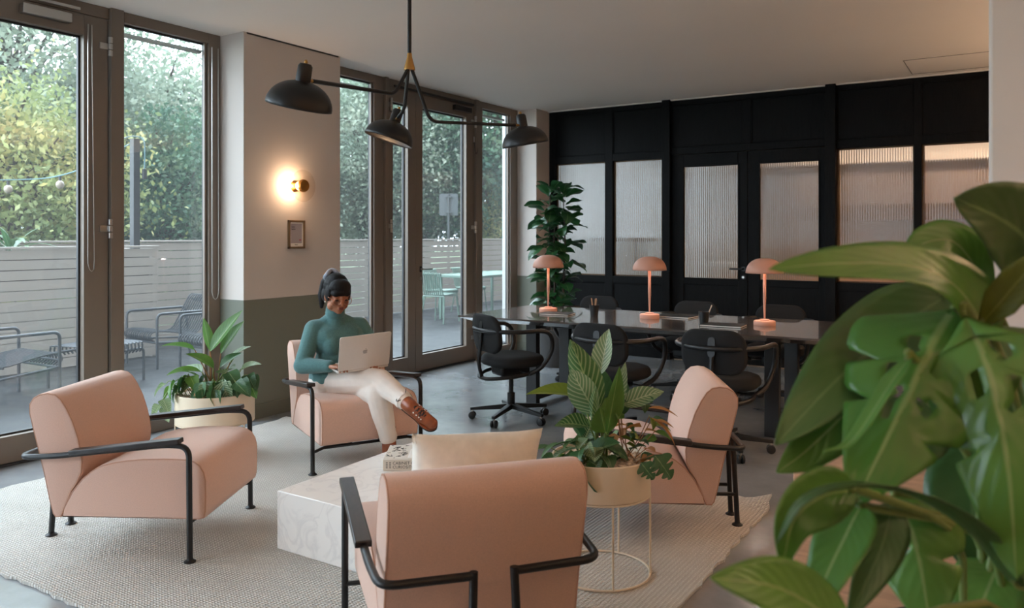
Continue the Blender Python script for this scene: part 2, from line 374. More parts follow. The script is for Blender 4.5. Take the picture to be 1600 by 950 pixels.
def copy_tree(root, loc=None, rz=None, label=None):
    def rec(o, par):
        c = o.copy(); COL.objects.link(c); c.parent = par
        for k in list(o.children): rec(k, c)
        return c
    c = rec(root, None)
    if loc is not None: c.location = loc
    if rz is not None: c.rotation_euler = (0, 0, rz)
    if label: c['label'] = label
    return c
def fillet(pts, r, n=5):
    pts = [V(p) for p in pts]; out = [pts[0]]
    for i in range(1, len(pts)-1):
        a, b, c = pts[i-1], pts[i], pts[i+1]
        u = (a-b); w = (c-b); rr = min(r, u.length*.48, w.length*.48); u.normalize(); w.normalize()
        p0 = b+u*rr; p1 = b+w*rr
        for k in range(n+1):
            t = k/n; out.append(p0*(1-t)**2+b*2*t*(1-t)+p1*t*t)
    out.append(pts[-1]); return out
def curve(pts, n):
    """Catmull-Rom through pts, n samples"""
    pts = [V(p) for p in pts]; P = [pts[0]*2-pts[1]]+pts+[pts[-1]*2-pts[-2]]; out = []; m = len(pts)-1
    for k in range(n+1):
        t = k/n*m; i = min(int(t), m-1); t -= i
        a, b, c, d = P[i:i+4]
        out.append(.5*((2*b)+(c-a)*t+(2*a-5*b+4*c-d)*t*t+(3*b-a-3*c+d)*t**3))
    return out
def basis(x, y, z, o=(0, 0, 0)):
    x, y, z, o = V(x), V(y), V(z), V(o)
    return Matrix(((x.x, y.x, z.x, o.x), (x.y, y.y, z.y, o.y), (x.z, y.z, z.z, o.z), (0, 0, 0, 1)))
def rrect(w, h, r, n=4):
    out = []
    for cx, cy, a0 in ((w/2-r, h/2-r, 0), (-w/2+r, h/2-r, 90), (-w/2+r, -h/2+r, 180), (w/2-r, -h/2+r, 270)):
        for k in range(n+1):
            a = R(a0+90*k/n); out.append((cx+r*math.cos(a), cy+r*math.sin(a)))
    return out
def offset_poly(P, d):
    """move a closed (y,z) outline inward by d (outline counter-clockwise or not)"""
    n = len(P); A = sum(P[i][0]*P[(i+1) % n][1]-P[(i+1) % n][0]*P[i][1] for i in range(n)); sg = 1 if A > 0 else -1; out = []
    for i in range(n):
        a, b, c = V((*P[i-1], 0)), V((*P[i], 0)), V((*P[(i+1) % n], 0))
        t1 = (b-a).normalized(); t2 = (c-b).normalized(); n1 = V((-t1.y, t1.x, 0)); n2 = V((-t2.y, t2.x, 0))
        m = (n1+n2); m = m.normalized() if m.length > 1e-6 else n1
        k = 1/max(.45, m.dot(n1)); q = b+m*(d*sg*k); out.append((q.x, q.y))
    return out
def pad(mb, prof, hw, r, nr=5):
    """upholstered slab: outline prof in (y,z), half width hw along x, edge rounding r"""
    secs = []
    for k in range(nr+1):
        a = PI/2*k/nr; secs.append((-hw+r*(1-math.sin(a)), r*(1-math.cos(a))))
    secs = [(-hw+r*(1-math.cos(PI/2*k/nr)), r*(1-math.sin(PI/2*k/nr))) for k in range(nr+1)]
    secs = secs+[(-x, i) for x, i in reversed(secs)]
    n = len(prof); vs = []; fs = []
    for x, ins in secs:
        for y, z in offset_poly(prof, ins): vs.append((x, y, z))
    m = len(secs)
    for i in range(m-1):
        for k in range(n): fs.append((i*n+k, (i+1)*n+k, (i+1)*n+(k+1) % n, i*n+(k+1) % n))
    fs += [tuple(range(n)), tuple((m-1)*n+k for k in range(n-1, -1, -1))]
    return mb.add(vs, fs)
def fixnormals(o):
    bm = bmesh.new(); bm.from_mesh(o.data); bmesh.ops.recalc_face_normals(bm, faces=bm.faces); bm.to_mesh(o.data); bm.free(); return o
def smooth_outline(P, n):
    """closed Catmull-Rom through outline points"""
    m = len(P); out = []
    for k in range(n):
        t = k/n*m; i = int(t) % m; t -= int(t)
        a, b, c, d = (V((*P[(i+j-1) % m], 0)) for j in range(4))
        q = .5*((2*b)+(c-a)*t+(2*a-5*b+4*c-d)*t*t+(3*b-a-3*c+d)*t**3); out.append((q.x, q.y))
    return out
def text_mesh(name, body, size, mat, parent, M, extr=.0004):
    c = bpy.data.curves.new(name, 'FONT'); c.body = body; c.size = size; c.extrude = extr; c.resolution_u = 2
    o = bpy.data.objects.new(name, c); COL.objects.link(o)
    dg = bpy.context.evaluated_depsgraph_get(); me = bpy.data.meshes.new_from_object(o.evaluated_get(dg)); me.name = name
    bpy.data.objects.remove(o); me.transform(M); me.materials.clear(); me.materials.append(MT[mat])
    return link(name, me, parent)
def remesh(mb, voxel, smooth=6, fac=.5):
    me = mb.mesh('tmp', 180); o = bpy.data.objects.new('tmp', me); COL.objects.link(o)
    m = o.modifiers.new('r', 'REMESH'); m.mode = 'VOXEL'; m.voxel_size = voxel; m.use_smooth_shade = True
    if smooth: s = o.modifiers.new('s', 'SMOOTH'); s.iterations = smooth; s.factor = fac
    dg = bpy.context.evaluated_depsgraph_get(); out = bpy.data.meshes.new_from_object(o.evaluated_get(dg))
    bpy.data.objects.remove(o); bpy.data.meshes.remove(me)
    for p in out.polygons: p.use_smooth = True
    return out
# ---- leaves: built along +Y from the origin, face up +Z, with UVs (x across, y along)
def leaf_mesh(name, L, Wd, mat, shape='lance', droop=.3, cup=.15, wave=0, na=9, nx=4, seed=0, twist=0):
    rnd = random.Random(seed); mb = MB(); vs = []; fs = []; uv = []
    def w(s):
        if shape == 'lance': return math.sin(PI*min(1, s**.85))**.8*(1-.15*s)
        if shape == 'ovate': return math.sin(PI*s**.62)**.75
        if shape == 'fiddle': return max(.02, math.sin(PI*s**1.25)**.7*(.62+.42*s))
        if shape == 'heart': return (math.sin(PI*s**.5)**.6)*(1-.1*s)
        if shape == 'strap': return min(1, s*6+.12)*min(1, (1-s)*3)**.6
        return math.sin(PI*s)
    a = 0; y = z = 0; ph = rnd.random()*6
    for i in range(na+1):
        s = i/na
        if i: a = -droop*2*s; y += math.cos(a)*L/na; z += math.sin(a)*L/na
        ww = max(.004*L, w(s)*Wd/2) if 0 < i < na else .006*L
        for k in range(nx+1):
            u = k/nx*2-1
            zz = z+abs(u)**1.5*ww*cup*2+wave*math.sin(s*11+ph+u*1.5)*abs(u)*Wd*.5
            x = u*ww; tw = twist*s
            vs.append((x*math.cos(tw), y-abs(u)*0*L, zz+x*math.sin(tw))); uv.append((.5+u/2, s))
    for i in range(na):
        for k in range(nx): q = i*(nx+1)+k; fs.append((q, q+1, q+nx+2, q+nx+1))
    mb.add(vs, fs, uv); me = mb.mesh(name, 180); me.materials.append(MT[mat]); return me
def aim(o, loc, d, roll=0, scale=1):
    d = V(d).normalized(); up = V((0, 0, 1))
    x = d.cross(up); x = x.normalized() if x.length > .05 else V((1, 0, 0)); z = x.cross(d)
    M = basis(x, d, z, loc) @ Matrix.Rotation(roll, 4, 'Y') @ Matrix.Scale(scale, 4)
    o.matrix_local = M; return o
# ================================================================== SETTING
CZ = 2.945; XF = -5.20; XC = -4.93; YB = 8.597
struct(MB().box((-5.28, -2.4, -.12), (6.2, 12.6, 0)).box((-2.95, -7.2, -.12), (6.2, -2.4, 0)).build('floor', 'floor'), 'dark polished concrete floor with cool window reflections', 'floor')
struct(MB().box((-5.5, -2.4, CZ), (6.2, 12.6, CZ+.3)).box((-2.95, -7.2, CZ), (6.2, -2.4, CZ+.3)).build('ceiling', 'ceiling'), 'plain off-white plaster ceiling', 'ceiling')
struct(MB().box((6.0, -7.2, 0), (6.2, 12.6, CZ)).build('wall_right', 'warmwall'), 'off-white wall along the right side', 'wall')
struct(MB().box((-2.8, -7.2, 0), (6.0, -7.0, CZ)).build('wall_rear', 'warmwall'), 'warm white wall behind the viewpoint', 'wall')
struct(MB().box((-2.95, -7.2, 0), (-2.8, -2.2, CZ)).build('wall_return', 'warmwall'), 'return wall beside the glazed corner behind the viewpoint', 'wall')
w8 = sempty('window_8', 'unseen corner window added for daylight from behind the viewpoint', 'window')  # unseen window, added to light the near side of the left armchair
MB().box((-5.3, -2.4, 0), (-5.1, -2.2, CZ)).box((-3.6, -2.4, 0), (-2.8, -2.2, CZ)).build('frame_stile', 'frame', w8)
MB().box((-5.1, -2.34, 0), (-3.6, -2.26, .1)).build('frame_sill', 'frame', w8); MB().box((-5.1, -2.34, 2.86), (-3.6, -2.26, CZ)).build('frame_head', 'frame', w8)
MB().box((-5.1, -2.306, .1), (-3.6, -2.294, 2.86)).build('pane', 'glass', w8)
# the storeys above, which shade the terrace
struct(MB().box((-5.5, -2.4, CZ+.3), (6.2, 26, 15)).box((-2.95, -7.2, CZ+.3), (6.2, -2.4, 15)).build('upper_storeys', 'brick'), 'upper storeys of the building above the room', 'building')
struct(MB().box((-5.5, 12.6, -.1), (6.2, 26, CZ+.3)).build('neighbour_bay', 'brick'), 'next bay of the building beyond the back room', 'building')
# columns between the glazing: white paint above, olive grey dado below
wl = sempty('wall_left', 'white painted columns with an olive grey dado between the tall windows', 'wall')
MB().box((-5.34, 3.972, 0), (XC, 4.985, CZ)).build('column', 'column', wl, bevel=.004)
MB().box((-5.34, 8.288, 0), (XC, YB+.1, CZ)).build('column', 'column', wl, bevel=.004)
MB().box((-5.34, -.6, 0), (XC, .4, CZ)).build('column', 'column', wl, bevel=.004)
MB().box((-5.30, 4.0, CZ-.012), (XC+.004, 4.96, CZ)).build('shadow_gap', 'frame_dark', wl)
bl = sempty('baseboard_left', 'low olive grey skirting board around the painted column', 'baseboard')
MB().box((XC, 3.972, 0), (XC+.014, 4.985, .11)).box((XF+.002, 3.958, 0), (XC+.014, 3.972, .11)).build('skirting', 'dado', bl, bevel=.003)
MB().box((XC, 8.288, 0), (XC+.014, YB-.03, .11)).box((XF+.002, 8.274, 0), (XC+.014, 8.288, .11)).build('skirting', 'dado', bl, bevel=.003)
# right-hand near column
nc = struct(MB().box((-.083, 3.03, 0), (.62, 3.6, CZ)).build('trim_1', 'plaster', bevel=.012, seg=3), 'pale cream pillar at the right edge behind the broad leaves', 'pillar')

# ------------------------------------------------------------------ glazed facade
def bar(p, name, y0, y1, z0, z1, x0=XF, x1=XF-.075, mat='frame', bev=.003):
    return MB().box((x1, y0, z0), (x0, y1, z1)).build(name, mat, p, bevel=bev)
def pane(p, y0, y1, z0, z1, x=XF-.055):
    MB().box((x-.006, y0, z0), (x+.006, y1, z1)).build('pane', 'glass', p)
    g = MB()   # dark gasket round the glass
    for a, b, c, d in ((y0-.002, y0+.012, z0, z1), (y1-.012, y1+.002, z0, z1), (y0, y1, z0-.002, z0+.012), (y0, y1, z1-.012, z1+.002)):
        g.box((x-.012, a, c), (x+.012, b, d))
    g.build('gasket', 'frame_dark', p)
def fixed_window(n, y0, y1, label, jl=.06, jr=.06, chain=None):
    w = sempty('window_%d' % n, label, 'window')
    bar(w, 'frame_stile', y0, y0+jl, 0, CZ); bar(w, 'frame_stile', y1-jr, y1, 0, CZ)
    bar(w, 'frame_head', y0+jl, y1-jr, 2.87, CZ); bar(w, 'frame_sill', y0+jl, y1-jr, 0, .095)
    bar(w, 'blind_rail', y0+jl, y1-jr, 2.80, 2.825, XF-.085, XF-.13, 'steel')
    bar(w, 'glazing_bead', y1-jr-.022, y1-jr-.004, .095, 2.87, XF-.02, XF-.045, 'frame')
    pane(w, y0+jl, y1-jr, .095, 2.87)
    if chain:
        pts = [(XF+.014, chain, 2.84), (XF+.014, chain, .97), (XF+.014, chain+.012, .93), (XF+.014, chain+.03, .915), (XF+.014, chain+.05, .93), (XF+.014, chain+.06, .97), (XF+.014, chain+.055, 2.84)]
        MB().tube(pts, .0035, 5).build('bead_chain', 'steel', w)
    return w
fixed_window(1, 3.169, 3.972, 'tall fixed window pane between the left glass door and the painted column', .02, .105, 3.885)
fixed_window(2, 4.985, 5.84, 'tall fixed window just right of the painted column with the wall lamp', .06, .13)
fixed_window(3, 7.43, 8.288, 'tall narrow fixed window left of the corner with the fig plant', .10, .16)
fixed_window(4, .4, 1.86, 'fixed window further along the facade', .06, .06)
fixed_window(5, -2.2, -.6, 'fixed window behind the viewpoint', .06, .06)
def hinge(p, y, z):
    h = MB().box((XF-.002, y-.055, z-.022), (XF+.012, y+.005, z+.022)).build('hinge', 'steel', p, bevel=.002)
    for dz in (-.045, 0, .045):
        MB().lathe([(.013, -.02), (.015, -.018), (.015, .018), (.013, .02)], 14, (XF+.02, y+.012, z+dz)).build('hinge_knuckle', 'steel', h)
def leaf_door(d, y0, y1, s0, s1, x=XF+.004):
    """one glazed door leaf: stiles, rails, pane"""
    bar(d, 'stile', y0, y0+s0, .015, 2.862, x, x-.085); bar(d, 'stile', y1-s1, y1, .015, 2.862, x, x-.085)
    bar(d, 'top_rail', y0+s0, y1-s1, 2.727, 2.862, x, x-.085); bar(d, 'bottom_rail', y0+s0, y1-s1, .015, .178, x, x-.085)
    pane(d, y0+s0, y1-s1, .178, 2.727)
d1 = sempty('door_1', 'grey framed glass terrace door at the left edge with steel hinges', 'door')
leaf_door(d1, 1.90, 3.070, .12, .165)
bar(d1, 'frame_head', 1.86, 3.169, 2.866, CZ); bar(d1, 'mullion', 3.078, 3.169, 0, CZ, XF+.03); bar(d1, 'threshold', 1.86, 3.078, 0, .013, XF+.02, XF-.1, 'frame_dark')
for z in (2.68, 1.45, .25): hinge(d1, 3.065, z)
c = MB().box((XF+.004, 2.50, 2.775), (XF+.06, 2.80, 2.835)).build('door_closer', 'steel', d1, bevel=.005)
MB().box((XF+.03, 2.60, 2.872), (XF+.045, 2.86, 2.89)).build('closer_arm', 'steel', c)
ch = [(XF+.018, 2.925, 2.80), (XF+.018, 2.925, 1.22), (XF+.018, 2.935, 1.18), (XF+.018, 2.95, 1.165), (XF+.018, 2.965, 1.18), (XF+.018, 2.968, 1.24), (XF+.018, 2.95, 2.80)]
MB().tube(ch, .0035, 5).build('bead_chain', 'steel', d1)
d2 = sempty('door_2', 'unequal pair of grey framed glass doors opening to the dining terrace', 'door')
bar(d2, 'mullion', 5.84, 5.885, 0, CZ, XF+.03, mat='frame'); bar(d2, 'mullion', 7.366, 7.43, 0, CZ, XF+.03); bar(d2, 'frame_head', 5.885, 7.366, 2.866, CZ)
bar(d2, 'threshold', 5.885, 7.366, 0, .013, XF+.02, XF-.1, 'frame_dark')
leaf_door(d2, 5.89, 6.321, .085, .118); leaf_door(d2, 6.325, 7.358, .112, .15)
for z in (2.69, 1.50, .26): hinge(d2, 7.352, z)
for z in (2.69, 1.50): hinge(d2, 5.92, z)
h = MB().tube(fillet([(XF+.004, 6.40, 1.06), (XF+.055, 6.40, 1.06), (XF+.055, 6.53, 1.06)], .015), .009, 8).build('door_handle', 'steel', d2)
MB().box((XF+.004, 6.385, 1.03), (XF+.012, 6.415, 1.09)).build('handle_plate', 'steel_dark', h, bevel=.002)
MB().lathe([(.016, 0), (.016, .012)], 14, M=Matrix.Translation((XF+.004, 6.40, .965)) @ Matrix.Rotation(PI/2, 4, 'Y')).build('lock_cylinder', 'steel', d2)
c = MB().box((XF+.004, 6.95, 2.775), (XF+.055, 7.25, 2.83)).build('door_closer', 'steel_dark', d2, bevel=.005)
MB().box((XF+.032, 5.95, 2.862), (XF+.05, 7.30, 2.884)).build('closer_rail', 'steel_dark', c, bevel=.003)
for yy in (7.335, 7.385):
    MB().tube([(XF+.02, yy, 2.52), (XF+.02, yy, 2.46)], .009, 8).build('cable_fitting', 'steel', d2)
MB().tube(curve([(XF+.02, 7.335, 2.47), (XF+.03, 7.34, 2.36), (XF+.03, 7.36, 2.33), (XF+.03, 7.38, 2.36), (XF+.02, 7.385, 2.47)], 12), .004, 5).build('cable_loop', 'frame_dark', d2)

# ------------------------------------------------------------------ black timber partition with reeded glass
wb = sempty('wall_back', 'black stained oak partition with reeded glass panes and raised panels', 'wall')
def wpost(x0, x1, z0=0, z1=CZ, y=YB, name='stile'): return MB().box((x0, y, z0), (x1, YB+.09, z1)).build(name, 'blackwood', wb, bevel=.003)
def reeded(p, x0, x1, z0, z1, y):
    n = int(round((x1-x0)/.0235)); sub = 8; vs = []; m = n*sub+1
    for k in range(m):
        x = x0+(x1-x0)*k/(m-1); d = .0055*abs(math.sin(PI*k/sub))**.8
        vs += [(x, y-d, z0), (x, y-d, z1)]
    b = len(vs); vs += [(x0, y+.006, z0), (x1, y+.006, z0), (x1, y+.006, z1), (x0, y+.006, z1)]
    fs = [(2*k, 2*k+2, 2*k+3, 2*k+1) for k in range(m-1)]+[(b, b+3, b+2, b+1)]
    fs += [tuple([2*k+1 for k in range(m)])+(b+2, b+3), tuple([2*k for k in range(m-1, -1, -1)])+(b, b+1), (0, 1, b+3, b), (2*m-2, b+1, b+2, 2*m-1)]
    return MB().add(vs, fs).build('pane', 'reeded', p, sharp=60)
def wpanel(x0, x1, z0, z1, name='panel'):
    MB().box((x0, YB+.016, z0), (x1, YB+.08, z1)).build(name, 'blackwood', wb)
    f = MB(); w = .012
    for a, b, c, d in ((x0, x0+w, z0, z1), (x1-w, x1, z0, z1), (x0+w, x1-w, z0, z0+w), (x0+w, x1-w, z1-w, z1)):
        f.box((a, YB+.006, c), (b, YB+.02, d))
    f.build('panel_moulding', 'blackwood', wb, bevel=.003)
wpost(-4.93, -4.84); wpost(-4.165, -4.065); wpost(-3.425, -3.33, y=YB-.055, name='post'); wpost(-1.665, -1.565, y=YB-.055, name='post')
wpost(-.858, -.792); wpost(-.104, -.03); wpost(.655, .75, y=YB-.055, name='post'); wpost(.75, 6.0, name='side_panel')
for x0, x1 in ((-4.84, -4.165), (-4.065, -3.425), (-1.565, -.858), (-.792, -.104), (-.03, .655)):
    MB().box((x0, YB+.002, 2.29), (x1, YB+.09, 2.375)).build('rail', 'blackwood', wb, bevel=.003)
    MB().box((x0, YB+.002, .85), (x1, YB+.09, .93)).build('rail', 'blackwood', wb, bevel=.003)
    MB().box((x0, YB+.002, 0), (x1, YB+.09, .12)).build('rail', 'blackwood', wb, bevel=.003)
    MB().box((x0, YB+.002, 2.88), (x1, YB+.09, CZ)).build('rail', 'blackwood', wb, bevel=.003)
    wpanel(x0, x1, 2.375, 2.88); wpanel(x0, x1, .12, .85)
    b = MB(); w = .014
    for a, e, c, d in ((x0, x0+w, .93, 2.29), (x1-w, x1, .93, 2.29), (x0, x1, .93, .93+w), (x0, x1, 2.29-w, 2.29)): b.box((a, YB+.05, c), (e, YB+.075, d))
    b.build('glazing_bead', 'frame_wood', wb)
    reeded(wb, x0, x1, .93, 2.29, YB+.045)
MB().box((-3.33, YB+.002, 2.325), (-1.665, YB+.09, 2.40)).build('transom', 'blackwood', wb, bevel=.003)
MB().box((-3.33, YB+.002, 2.88), (-1.665, YB+.09, CZ)).build('rail', 'blackwood', wb, bevel=.003)
wpost(-2.53, -2.43, 2.40, 2.88)
wpanel(-3.33, -2.53, 2.40, 2.88); wpanel(-2.43, -1.665, 2.40, 2.88)
def timber_door(n, x0, x1, g0, g1, label, handle):
    d = sempty('door_%d' % n, label, 'door'); y0 = YB+.012; y1 = YB+.062
    for a, b in ((x0, g0), (g1, x1)): MB().box((a, y0, .01), (b, y1, 2.32)).build('stile', 'blackwood', d, bevel=.003)
    MB().box((g0, y0, 2.178), (g1, y1, 2.32)).build('top_rail', 'blackwood', d, bevel=.003)
    MB().box((g0, y0, .01), (g1, y1, .20)).build('bottom_rail', 'blackwood', d, bevel=.003)
    MB().box((g0, y0+.012, .20), (g1, y1, .86)).build('panel', 'blackwood', d)
    MB().box((g0, y0, .86), (g1, y1, .935)).build('lock_rail', 'blackwood', d, bevel=.003)
    f = MB(); w = .014
    for a, b, c, e in ((g0-w, g0, .92, 2.19), (g1, g1+w, .92, 2.19), (g0, g1, .92, .935), (g0, g1, 2.178, 2.192)): f.box((a, y0-.01, c), (b, y0+.01, e))
    f.build('glazing_bead', 'blackwood', d, bevel=.002)
    reeded(d, g0, g1, .935, 2.178, y0+.03)
    if handle:
        h = MB().tube(fillet([(g1+.06, y0, 1.045), (g1+.06, y0-.055, 1.045), (g1-.075, y0-.055, 1.045)], .012), .0105, 8).build('door_handle', 'blackmetal', d)
        MB().lathe([(.026, 0), (.026, .008)], 16, M=Matrix.Translation((g1+.06, y0, 1.045)) @ Matrix.Rotation(PI/2, 4, 'X')).build('handle_rose', 'blackmetal', h)
        k = MB().lathe([(.024, 0), (.024, .006)], 16, M=Matrix.Translation((g1+.06, y0, .955)) @ Matrix.Rotation(PI/2, 4, 'X')).build('lock_rose', 'blackmetal', d)
        MB().lathe([(.012, 0), (.012, .018)], 12, M=Matrix.Translation((g1+.06, y0, .955)) @ Matrix.Rotation(PI/2, 4, 'X')).build('lock_cylinder', 'steel', k)
timber_door(3, -3.325, -2.472, -3.19, -2.575, 'left leaf of the black timber double door with a reeded pane and lever handle', True)
timber_door(4, -2.466, -1.668, -2.34, -1.74, 'right leaf of the black timber double door with a reeded pane', False)
ct = sempty('trim_2', 'thin pale shadow bead where the ceiling meets the black partition', 'trim')
MB().box((-4.93, YB-.03, CZ-.012), (6.0, YB+.0, CZ)).build('ceiling_bead', 'plaster', ct)
ah = sempty('trim_3', 'flush access panel in the ceiling near the pillar', 'trim')
f = MB()
for a, b, c, d in ((-.86, -.855, 7.75, 8.45), (-.16, -.155, 7.75, 8.45), (-.86, -.16, 7.75, 7.755), (-.86, -.16, 8.445, 8.45)): f.box((a, c, CZ-.003), (b, d, CZ))
f.build('access_panel_joint', 'ink_soft', ah)

# ------------------------------------------------------------------ the room behind the partition (seen blurred through the reeded glass)
struct(MB().box((-5.3, 12.4, 0), (6.0, 12.6, CZ)).build('wall_far', 'warmwall'), 'warm white wall of the room behind the reeded glass', 'wall')
pf = sempty('trim_4', 'row of dark posts added to streak the reeded glass', 'trim')  # dark posts added so the glass ribs show streaks
for x in (-4.4, -3.5, -2.6, -1.7, -.8, .1, 1.0, 1.9): MB().box((x-.09, 12.30, 0), (x+.09, 12.4, 2.42)).build('streak_post', 'frame_wood', pf, bevel=.004)
w6 = sempty('window_6', 'glazed side of the room behind the reeded glass', 'window')
bar(w6, 'frame_stile', 8.70, 8.78, 0, CZ); bar(w6, 'frame_stile', 10.5, 10.58, 0, CZ); bar(w6, 'frame_stile', 12.32, 12.4, 0, CZ)
bar(w6, 'frame_head', 8.78, 12.32, 2.87, CZ); bar(w6, 'frame_sill', 8.78, 12.32, 0, .095); pane(w6, 8.78, 10.5, .095, 2.87); pane(w6, 10.58, 12.32, .095, 2.87)
cv = []; cf_ = []; nn_ = 220
for k in range(nn_+1):
    yy = 8.85+3.4*k/nn_; xx = -5.02+.035*math.sin(k*.62)+.012*math.sin(k*.21)
    cv += [(xx, yy, .03), (xx, yy, 2.88)]
cf_ = [(2*k, 2*k+2, 2*k+3, 2*k+1) for k in range(nn_)]
ct_ = thing('added_curtain', 'sheer curtain added to soften daylight behind the left reeded panes', 'curtain')  # added curtain, softens and dims the side daylight in the panes
MB().add(cv, cf_).build('curtain_cloth', 'sheer', ct_, sharp=180); MB().tube([(-5.02, 8.75, 2.90), (-5.02, 12.35, 2.90)], .012, 8).build('curtain_rail', 'steel', ct_)
t = thing('shelf', 'wooden wall shelf blurred behind the leftmost reeded pane', 'shelf', (-4.75, 9.7, 1.33))
MB().box((0, -.12, 0), (.5, .12, .05)).build('shelf_board', 'frame_wood', t, bevel=.003); MB().box((.02, -.1, -1.33), (.06, .1, 0)).build('shelf_support', 'frame_wood', t); MB().box((.44, -.1, -1.33), (.48, .1, 0)).build('shelf_support', 'frame_wood', t)
t = thing('counter', 'oak counter blurred behind the reeded glass on the right', 'counter', (-.6, 11.2, 0))
MB().box((-2.2, -.3, 0), (3.2, .3, .98)).build('counter_body', 'oak', t); MB().box((-2.25, -.35, .98), (3.25, .35, 1.03)).build('counter_top', 'white', t, bevel=.004)
t = thing('wall_cabinet', 'dark wall cabinet blurred behind the right reeded panes', 'cabinet', (.2, 12.2, 1.62))
MB().box((-1.6, -.2, 0), (2.2, .199, .22)).build('cabinet_body', 'frame_wood', t, bevel=.004); MB().box((-1.6, -.22, .0), (.3, -.2, .22)).build('cabinet_door', 'frame_wood', t, bevel=.003)
t = thing('pane_glow_strip', 'glowing strip added to brighten the tops of the right reeded panes', 'glow strip', (-.4, 12.28, 2.44))  # added emitter, stands in for soft lamp glow at the pane tops
MB().box((-2.1, -.03, 0), (2.4, .019, .26)).build('housing', 'white', t, bevel=.003); MB().box((-2.08, -.045, .006), (2.38, -.03, .254)).build('diffuser', 'soft_glow', t)
def ceiling_lamp(loc, label, power, r=.09, col=(1, .76, .54)):
    t = thing('ceiling_downlight', label, 'downlight', loc, 0, 'surface mounted ceiling downlights')
    MB().lathe([(r, -.07), (r, 0)], 20).build('housing', 'white', t, bevel=.003)
    MB().lathe([(.001, -.071), (r*.86, -.072), (r*.86, -.066)], 20, cap=False).build('diffuser', 'glow', t)
    l = bpy.data.lights.new('downlight_lamp', 'SPOT'); l.energy = power; l.color = col; l.shadow_soft_size = .08; l.spot_size = R(140); l.spot_blend = .6
    o = bpy.data.objects.new('downlight_lamp', l); COL.objects.link(o); o.parent = t; o.location = (0, 0, -.09)
for i, (x, y, p) in enumerate(((-3.0, 10.0, 22), (-1.2, 10.0, 45), (.4, 10.0, 45), (-1.2, 11.8, 25), (.6, 11.8, 25))):
    ceiling_lamp((x, y, CZ), 'round ceiling downlight behind the reeded glass, ' + ('leftmost of the front row', 'middle of the front row', 'rightmost of the front row', 'left of the rear pair', 'right of the rear pair')[i], p)
for i, (x, y, p) in enumerate(((2.4, 1.6, 14), (1.5, 4.8, 40), (2.2, -1.8, 20), (1.2, 7.0, 20))):  # unseen downlights added as warm fill
    ceiling_lamp((x, y, CZ), 'round ceiling downlight added for fill out of view ' + ('right of the viewpoint', 'beyond the pillar', 'behind the viewpoint', 'near the black partition')[i], p, col=(1, .68, .44))

def uplighter(loc, label, power):  # unseen lamps added for warm fill on ceiling and chairs
    t = thing('fill_uplighter', label, 'added fill lamp', loc, 0, 'unseen uplighters added for warm fill')
    MB().lathe([(.14, 0), (.14, .015), (.012, .025)], 28).build('base', 'blackmetal', t); MB().tube([(0, 0, .02), (0, 0, 1.72)], .011, 10).build('pole', 'blackmetal', t)
    MB().lathe([(.02, 1.70), (.09, 1.72), (.17, 1.80), (.165, 1.80), (.085, 1.73), (.001, 1.715)], 32, cap=False).build('bowl', 'brass', t)
    MB().lathe([(.02, 1.735), (.03, 1.75), (.001, 1.78)], 16).build('bulb', 'glow', t)
    l = bpy.data.lights.new('uplighter_fill_spot', 'SPOT'); l.energy = power; l.color = (1, .64, .38); l.spot_size = R(160); l.spot_blend = .5; l.shadow_soft_size = .06
    o = bpy.data.objects.new('uplighter_fill_spot', l); COL.objects.link(o); o.parent = t; o.location = (0, 0, 1.80); o.rotation_euler = (PI, 0, 0)
uplighter((2.9, 5.0, 0), 'bowl uplighter added for warm fill beyond the pillar', 260)
uplighter((2.2, .9, 0), 'bowl uplighter added for warm fill right of the viewpoint', 45)
uplighter((.6, -2.0, 0), 'bowl uplighter added for warm fill behind the viewpoint', 100)
uplighter((1.7, 7.3, 0), 'bowl uplighter added for warm fill by the black partition out of view', 55)
# ================================================================== TERRACE
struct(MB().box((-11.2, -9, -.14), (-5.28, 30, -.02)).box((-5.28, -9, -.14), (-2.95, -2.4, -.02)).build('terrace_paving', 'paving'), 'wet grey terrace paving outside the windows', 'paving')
struct(MB().box((-70, -40, -.5), (-9.95, 80, -.15)).build('lawn', 'lawn'), 'grass beyond the white fence', 'ground')
# white board fence: every board a piece
def fence(name, x, y0, y1, top, n, label, step=3.2, side=None):
    t = thing(name, label, 'fence', (x, 0, 0)); bh = top/n
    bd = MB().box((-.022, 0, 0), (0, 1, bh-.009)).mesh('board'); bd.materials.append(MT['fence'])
    y = y0
    while y < y1-.01:
        ye = min(y+step, y1)
        for k in range(n):
            b = link('board', bd, t); b.location = (random.uniform(-.002, .002), y+.002, k*bh); b.scale = (1, ye-y-.004, 1)
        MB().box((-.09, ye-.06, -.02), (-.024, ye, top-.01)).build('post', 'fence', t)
        y = ye
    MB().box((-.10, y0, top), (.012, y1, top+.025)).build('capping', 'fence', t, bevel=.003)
    if side:                                    # return of a raised planter
        for k in range(n):
            b = link('board', bd, t); b.location = (-.0, side, k*bh); b.rotation_euler = (0, 0, PI/2); b.scale = (1, .93, 1)
    return t
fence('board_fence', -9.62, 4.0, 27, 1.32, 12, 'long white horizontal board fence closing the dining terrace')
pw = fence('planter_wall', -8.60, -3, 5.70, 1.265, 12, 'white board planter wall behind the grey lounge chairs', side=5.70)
MB().box((-.86, -3, .9), (-.11, 5.66, 1.2)).build('soil', 'soil', pw)
pier = MB().box((-5.86, 8.95, -.02), (-5.75, 9.20, 3.2)).build('pier', 'render', bevel=.006); struct(pier, 'white rendered pier outside the narrow window', 'pier')

